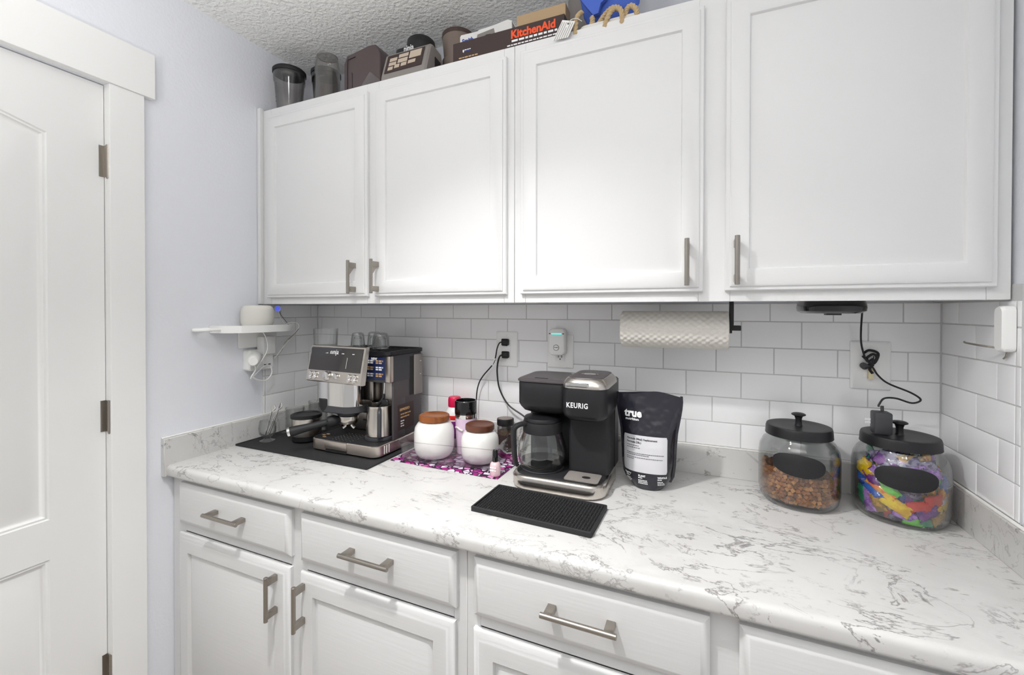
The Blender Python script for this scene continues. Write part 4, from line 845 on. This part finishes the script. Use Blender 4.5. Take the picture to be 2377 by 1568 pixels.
def candy(kind, colr, r_, ang, z, roll, lean=0, where='buried in the middle of the glass jar'):
    if (kind, colr) not in CM: m = base[kind].copy(); m.materials.append(M[colr]); CM[(kind, colr)] = m
    o = bpy.data.objects.new('wrapped_candy', CM[(kind, colr)]); COL.objects.link(o)
    rad = Vector((math.cos(ang), math.sin(ang), 0)); tan = Vector((-math.sin(ang), math.cos(ang), 0)); upv = Vector((0, 0, 1))
    nrm = (rad * math.cos(lean) + upv * math.sin(lean)).normalized(); up2 = nrm.cross(tan)
    xa = tan * math.cos(roll) + up2 * math.sin(roll); ya = nrm.cross(xa)
    p = Vector(C0) + rad * r_ + Vector((0, 0, z + H)); o.matrix_world = Matrix(((xa.x, ya.x, nrm.x, p.x), (xa.y, ya.y, nrm.y, p.y), (xa.z, ya.z, nrm.z, p.z), (0, 0, 0, 1)))
    tag(o, '%s wrapped candy %s' % (cname[colr], where), 'candy', 'wrapped candies in the glass jar'); return o
rnd = random.Random(5); cl = list(cname)
rO = CR * .968 - .0105
fixed = [(1, 'c_yel', -112, .050, -.5), (1, 'c_lil', -95, .030, -.35), (0, 'c_red', -82, .055, .2), (2, 'c_grn', -88, .020, -.1), (0, 'c_tea', -70, .022, -.15), (1, 'c_pur', -68, .045, .5), (1, 'c_yel', -42, .055, .6), (0, 'c_gold', -50, .033, .5),
         (0, 'c_gold', -138, .048, -1.1), (1, 'c_lil', -152, .045, -1.3), (0, 'c_blu', -142, .068, -.7), (0, 'c_tea', -163, .05, -1.2), (3, 'c_org', -133, .078, -.6), (1, 'c_pur', -145, .100, -.8), (3, 'c_lil', -128, .108, -.6), (1, 'c_dk', -118, .118, -.9),
         (0, 'c_yel', -155, .118, -.8), (3, 'c_lil', -85, .140, -.1), (1, 'c_dk', -100, .146, .3), (1, 'c_dk', -70, .142, .1), (0, 'c_blu', -30, .095, 1.2), (0, 'c_wht', -112, .135, .4), (2, 'c_gold', -100, .156, .2), (0, 'c_org', -38, .08, .8), (2, 'c_wht', -45, .07, .3), (1, 'c_pur', -125, .140, -.5), (0, 'c_lil', -58, .125, .2), (2, 'c_blu', -165, .088, -.9), (2, 'c_yel', -168, .112, -.3), (0, 'c_red', -60, .07, .1), (0, 'c_grn', -122, .088, -.9), (1, 'c_dk', -135, .155, .3)]
for k, cc, a, z, ro in fixed: candy(k, cc, rO if .03 < z < .125 else (rO - .005 if z <= .03 else rO - .006 - (z - .125) * .35), R(a), z, ro, 0 if z < .125 else .25, 'pressed against the glass %s' % ('under the oval label' if z < .06 else 'beside the oval label' if z < .125 else 'just below the black lid'))
k_ = 0
for z in (.034, .058, .082, .106, .130, .148):
    for i in range(11):
        k_ += 1; candy(k_ % 4, cl[(k_ * 7 + int(z * 1000)) % len(cl)], rO - .014 - (.010 if z > .125 or z < .04 else 0), R(-200 + i * 21 + (k_ % 3) * 6), z, rnd.uniform(-1.3, 1.3), rnd.uniform(-.25, .25), 'just behind the front layer in the glass jar')
for i in range(16):
    z = rnd.uniform(.040, .130); candy(rnd.randrange(3), rnd.choice(cl), rnd.uniform(.020, .058), rnd.uniform(0, 6.28), z, rnd.uniform(-1.5, 1.5), rnd.uniform(-.6, 1.2))
ch = thing('usb_charger', 'black wall charger standing on the candy jar lid', 'charger', (2.024, -.12, .2017))
MB().box(2.006, 2.042, -.140, -.104, .2020, .256, .004).build('charger_body', 'dgrey', ch)
for z in (.228, .236): MB().box(1.990, 2.007, -.1235, -.1215, z - .003, z + .002).build('prong', 'chrome', ch)
MB().cyl((2.028, -.115, .256), (2.029, -.11, .268), .0035, 10).build('cord_stub', 'black', ch)

# ------------------------------------------------------------------ things stored on top of the upper cabinets
T0 = Ut - .0198
def blender_cup(c, r_, h, lidm, label, bodym='hazyplastic', marks=True):
    t = thing('blender_cup', label, 'cup', c)
    MB().lathe([(0, 0), (r_ * .72, 0), (r_ * .75, .004), (r_ * .95, h * .80), (r_, h * .82), (r_ * 1.02, h * .98), (r_ * .98, h * .98), (r_ * .96, h * .83), (r_ * .91, h * .80), (r_ * .71, .006), (0, .005)], (0, 0, 0), 36).build('cup_body', bodym, t, local=True)
    if lidm: MB().lathe([(0, h * .99), (r_ * 1.05, h * .99), (r_ * 1.07, h), (r_ * 1.07, h + .012), (r_ * 1.0, h + .016), (0, h + .016)], (0, 0, 0), 36).build('cup_lid', lidm, t, local=True)
    if marks: bars('measure_mark', 'ink', t, (-r_ * .25, -r_ * .90, h * .7), (1, 0, 0), (0, 0, 1), [.008, .005, .008, .005, .008], .0018, h * .10)
    return t
blender_cup((.083, -.21, T0), .058, .180, 'blackmatte', 'clear blender cup with dark lid in the corner on top of the cabinet')
blender_cup((.175, -.11, T0), .055, .205, 'black', 'smoky blender cup with black lid behind the two clear cups', 'smokeglass')
tc_ = thing('clear_tumbler', 'tall clear plastic tumbler standing upside down on top of the cabinet', 'tumbler', (.292, -.215, T0))
MB().lathe([(.046, 0), (.048, .002), (.0455, .11), (.045, .15), (.041, .185), (.037, .200), (.035, .202), (0, .2015), (0, .1985), (.034, .199), (.039, .185), (.043, .15), (.0435, .11), (.0445, .002)], (0, 0, 0), 36).build('tumbler_body', 'hazyplastic', tc_, local=True)
MB().tube([(.037 * math.cos(a), .037 * math.sin(a), .2015) for a in [2 * math.pi * k / 28 for k in range(28)]], .0016, 6, closed=True).build('base_ring', 'grey_plastic', tc_, local=True)
dbx = thing('dark_bin', 'dark grey rounded plastic bin on end beside the blender base', 'bin', (.465, -.16, T0))
poly = [(.383, T0 + .0005), (.383, 1.425), (.396, 1.452), (.50, 1.468), (.530, 1.466), (.552, 1.435), (.556, T0 + .0005)]
MB().slab(poly, -.225, -.10, .006, 'y').build('bin_shell', 'smoke', dbx)
MB().tube([(.403, -.2256, 1.30), (.403, -.2256, 1.425), (.412, -.2256, 1.436), (.44, -.2256, 1.440)], .0016, 6, sm=4).tube([(.425, -.2256, 1.33), (.425, -.2256, 1.365), (.4235, -.2256, 1.385)], .0009, 6).build('panel_line', 'black', dbx)
cs = thing('clear_square', 'small square of clear plastic leaning against the dark bin', 'lid', (.515, -.24, T0))
lq = MB().slab(rrect(-.032, .032, -.032, .032, .006, 3), -.0018, .0018, .0008, 'y'); lq.xf(Matrix.Translation((.518, -.2335, 1.3215)) @ Matrix.Rotation(R(12), 4, 'Y') @ Matrix.Rotation(R(30), 4, 'Y')); lq.build('lid_plate', 'hazyplastic', cs)
# blender motor base
bb = thing('kitchen_blender', 'grey blender motor base with a dark button panel and black top', 'blender', (.69, -.16, T0))
pfb = [(-.262, T0 + .0005), (-.258, 1.32), (-.232, 1.402), (-.222, 1.412), (-.172, 1.404), (-.160, 1.37), (-.158, T0 + .0005)]
MB().rings([[(x, y + i, z - i * .4) for y, z in pfb] for x, i in ((.582, .006), (.588, 0), (.765, 0), (.771, .006))]).build('motor_housing', 'grey_plastic', bb)
fx = Vector((1, 0, 0)); fa, fb = Vector((0, -.2585, 1.322)), Vector((0, -.2325, 1.401)); fu = (fb - fa).normalized(); fn = fx.cross(fu)
def onface(x, t_, d): p = fa + (fb - fa) * t_ + fn * d; return Vector((x, p.y, p.z))
def face_patch(x0, x1, t0, t1, d0, d1): return MB().rings([[onface(x0, t0, d0), onface(x1, t0, d0), onface(x1, t1, d0), onface(x0, t1, d0)], [onface(x0, t0, d1), onface(x1, t0, d1), onface(x1, t1, d1), onface(x0, t1, d1)]])
pn = face_patch(.598, .752, .06, .98, .0004, .0016).build('button_panel', 'box_dark', bb)
for x0, x1, t0, t1 in ((.611, .642, .62, .80), (.648, .688, .72, .90), (.694, .742, .55, .92), (.611, .642, .40, .57), (.648, .688, .45, .66), (.611, .632, .17, .34), (.638, .659, .22, .40), (.665, .688, .24, .41), (.694, .724, .28, .45)):
    face_patch(x0, x1, t0, t1, .0016, .0024).build('button', 'button', pn)
MB().rings([[(x, y, z) for y, z in ((-.205, T0 + .03), (-.205, 1.375), (-.172, 1.37), (-.165, T0 + .03))] for x in (.7705, .7735)]).build('side_opening', 'black', bb)
MB().rings([[(x, y, z) for x, y in rrect(.606 + i, .738 - i, -.222 + i, -.10 - i, .03, 6)] for i, z in ((0, 1.405), (0, 1.425), (.006, 1.43))]).build('collar', 'black', bb)
MB().lathe([(0, 1.43), (.050, 1.43), (.052, 1.445), (.049, 1.468), (.042, 1.475), (0, 1.4755)], (.684, -.160, 0), 30).build('jar_seat', 'black', bb)
text('brand_mark', 'ninja', .03, 'white_ink', bb, (.655, -.2228, 1.4085), (1, 0, 0), (0, 0, 1), .0004, local=False, sx=.75)
# stacked brown tubs
for i, (z, h, rb_, rt, lab_, mt) in enumerate(((T0 + .0003, .130, .052, .056, 'lower brown plastic tub of the stack beside the dark box', 'brown_plastic'), (T0 + .1315, .080, .050, .056, 'upper brown plastic tub with dark lid, stacked beside the dark box', 'brown_plastic'))):
    t = thing('plastic_tub', lab_, 'tub', (.7985, -.094, z))
    MB().lathe([(0, 0), (rb_, 0), (rt, h * .9), (rt + .001, h), (0, h)], (0, 0, 0), 36).build('tub_body', mt, t, local=True)
    if i: MB().lathe([(0, h), (.058, h), (.0585, h + .004), (.058, h + .014), (.054, h + .017), (0, h + .017)], (0, 0, 0), 36).build('tub_lid', 'brown_dark', t, local=True)
# boxes
kb = thing('long_box', 'long dark brown appliance box with orange lettering', 'box', (1.057, -.2, T0))
MB().box(.8705, 1.2445, -.2505, -.185, T0 + .0003, 1.369, .0012, 1).build('carton', 'box_dark', kb)
text('brand_mark', 'KitchenAid', .034, 'orange_ink', kb, (1.075, -.2512, 1.336), (1, 0, 0), (0, 0, 1), .0013, local=False, sx=.93)
for i, (z, w_, x) in enumerate(((1.3245, .145, 1.078), (1.314, .17, 1.063), (1.304, .12, 1.085))): bars('box_print', 'white_ink' if i < 2 else 'gold_ink', kb, (x, -.2511, z), (1, 0, 0), (0, 0, 1), [w_], .0062 if i == 0 else .004, .01, local=False)
bars('box_print', 'gold_ink', kb, (.893, -.2511, 1.3145), (1, 0, 0), (0, 0, 1), [.068], .004, .01, local=False); bars('box_print', 'gold_ink', kb, (.883, -.2511, 1.306), (1, 0, 0), (0, 0, 1), [.08], .004, .01, local=False)
MB().slab([(.907, 1.335), (.9095, 1.3315), (.912, 1.335), (.912, 1.341), (.907, 1.341)], -.2514, -.2504, .0002, 'y').build('shield_mark', 'white_ink', kb)
bars('badge_print', 'white_ink', kb, (.914, -.2511, 1.338), (1, 0, 0), (0, 0, 1), [.022], .003, .004, local=False); bars('badge_print', 'blue_card', kb, (.914, -.2511, 1.3335), (1, 0, 0), (0, 0, 1), [.02], .003, .004, local=False)
wb = thing('white_box', 'white carton with blue lettering and a grey picture, behind the long dark box', 'box', (.95, -.15, T0))
MB().prism([(.858, T0 + .0003), (.858, 1.433), (.862, 1.4385), (.925, 1.4365), (.93, 1.44), (.975, 1.441), (1.035, 1.447), (1.049, 1.440), (1.051, T0 + .0003)], -.183, -.11, 'y').build('carton', 'cardwhite', wb)
text('brand_mark', 'Smith', .020, 'blue_card', wb, (.866, -.1837, 1.409), (1, 0, 0), (0, 0, 1), .0006, local=False, sx=.95)
MB().prism([(.918, 1.398), (.925, 1.425), (.985, 1.431), (.989, 1.413)], -.1842, -.1828, 'y').build('picture', 'grey_plastic', wb)
MB().prism([(.945, 1.409), (.957, 1.4165), (.974, 1.4155), (.974, 1.4135), (.958, 1.4125)], -.1848, -.1838, 'y').build('picture_detail', 'black', wb)
bars('side_print', 'ink', wb, (.975, -.1837, 1.4085), (1, 0, 0), (0, 0, 1), [.066, .06, .064], .0011, .0055, local=False)
MB().add([(1.049, -.183, 1.440), (1.051, -.11, 1.441), (1.082, -.135, 1.385), (1.08, -.182, 1.383), (1.0495, -.183, 1.438), (1.0515, -.11, 1.439), (1.080, -.135, 1.383), (1.078, -.182, 1.381)], [(0, 1, 2, 3), (7, 6, 5, 4), (0, 3, 7, 4), (1, 5, 6, 2), (0, 4, 5, 1), (3, 2, 6, 7)]).build('flap', 'cardwhite', wb)
tb_ = thing('tan_box', 'plain tan cardboard box lying on the long dark box', 'box', (1.155, -.2, 1.3695))
MB().box(1.088, 1.2435, -.236, -.186, 1.3695, 1.4105, .001, 1).build('carton', 'box_tan', tb_)
gc = thing('grey_canister', 'light grey canister standing behind the blue bag', 'canister', (1.262, -.076, T0))
MB().lathe([(0, 0), (.052, 0), (.055, .004), (.055, .235), (.05, .243), (0, .245)], (0, 0, 0), 36).build('canister_body', 'grey_plastic', gc, local=True)
MB().lathe([(.0552, .10), (.056, .101), (.056, .106), (.0552, .107)], (0, 0, 0), 36, cap=False).build('seam', 'whiteplastic', gc, local=True)
# white basket with rope handles, blue cloth bag and hanging tag
wbk = thing('rope_basket', 'low white cloth basket with tan rope handles at the cabinet edge', 'basket', (1.375, -.2, T0))
MB().rings([[(x, y, z) for x, y in rrect(1.292 + i, 1.462 - i, -.268 + i, -.142 - i, .02, 5)] for i, z in ((.004, T0 + .0003), (0, T0 + .006), (-.001, 1.306), (.003, 1.3075), (.004, T0 + .008))]).build('basket_body', 'whitecloth', wbk)
for pts_ in ([(1.365, -.272, 1.285), (1.372, -.274, 1.305), (1.385, -.276, 1.323), (1.397, -.276, 1.328), (1.409, -.275, 1.318), (1.413, -.273, 1.298), (1.411, -.272, 1.283)], [(1.345, -.262, 1.303), (1.357, -.258, 1.322), (1.372, -.262, 1.333), (1.388, -.268, 1.335), (1.402, -.27, 1.327)], [(1.420, -.262, 1.303), (1.424, -.27, 1.319), (1.436, -.273, 1.324), (1.448, -.272, 1.313), (1.452, -.27, 1.296)], [(1.283, -.272, 1.285), (1.284, -.274, 1.31), (1.289, -.272, 1.335), (1.299, -.262, 1.350)], [(1.326, -.262, 1.304), (1.330, -.264, 1.318), (1.327, -.262, 1.328)]):
    mb = MB(); P = crom(pts_, 6); tw = []
    mb.tube(P, .0058, 10)
    for ph in (0, 2.09, 4.19):
        q = []
        for i, p in enumerate(P):
            t_ = (P[min(i + 1, len(P) - 1)] - P[max(i - 1, 0)]).normalized(); n_ = t_.cross(Vector((0, 1, .1))).normalized(); b_ = t_.cross(n_); a = i * .75 + ph; q.append(p + (n_ * math.cos(a) + b_ * math.sin(a)) * .0042)
        mb.tube(q, .0033, 6)
    mb.build('rope_handle', 'rope', wbk)
bl = thing('blue_bag', 'crumpled bright blue cloth bag in the rope basket', 'bag', (1.37, -.2, 1.31))
rg = []; rnd = random.Random(9)
for k in range(9):
    z = 1.305 + k * .021; s_ = (.35, .62, .8, .92, 1.0, 1.03, 1.0, .9, .7)[k]; ring = []
    for i in range(26):
        a = 2 * math.pi * i / 26; j = 1 + .10 * math.sin(3 * a + k * .7) + .06 * math.sin(7 * a + k * 1.3); ring.append((1.368 + .082 * s_ * j * math.cos(a) + .006 * (k - 4) * .3, -.202 + .046 * s_ * j * math.sin(a), z + .004 * math.sin(5 * a)))
    rg.append(ring)
MB().rings(rg).build('bag_body', 'blue_cloth', bl)
MB().prism([(1.276, 1.432), (1.278, 1.412), (1.318, 1.352), (1.331, 1.334), (1.345, 1.336), (1.352, 1.362), (1.368, 1.372), (1.375, 1.43)], -.262, -.250, 'y').build('bag_flap', 'blue_cloth', bl)
tg = thing('hang_tag', 'white striped paper tag on a string hanging over the cabinet edge', 'tag', (1.255, -.29, 1.3))
tq = [(1.2225, 1.272), (1.250, 1.3235), (1.287, 1.311), (1.2665, 1.2715)]
MB().prism(tq, -.2905, -.2890, 'y').build('tag_card', 'cardwhite', tg)
for k in range(6):
    f_ = (k + .6) / 6.4; a = Vector(tq[0]) * (1 - f_) + Vector(tq[3]) * f_; b = Vector(tq[1]) * (1 - f_) + Vector(tq[2]) * f_; b = a + (b - a) * (.9 if k != 3 else .62); d_ = (b - a).normalized(); n_ = Vector((-d_.y, d_.x)) * .0007
    MB().prism([tuple(a + n_), tuple(b + n_), tuple(b - n_), tuple(a - n_)], -.2909, -.2904, 'y').build('tag_line', 'grey_plastic', tg)
MB().cyl((1.2675, -.2895, 1.309), (1.2675, -.2912, 1.309), .0028, 12).build('tag_hole', 'slot', tg)
MB().tube([(1.2675, -.2915, 1.309), (1.276, -.289, 1.319), (1.290, -.282, 1.322), (1.302, -.275, 1.316)], .0011, 6, sm=5).build('string', 'whitecloth', tg)
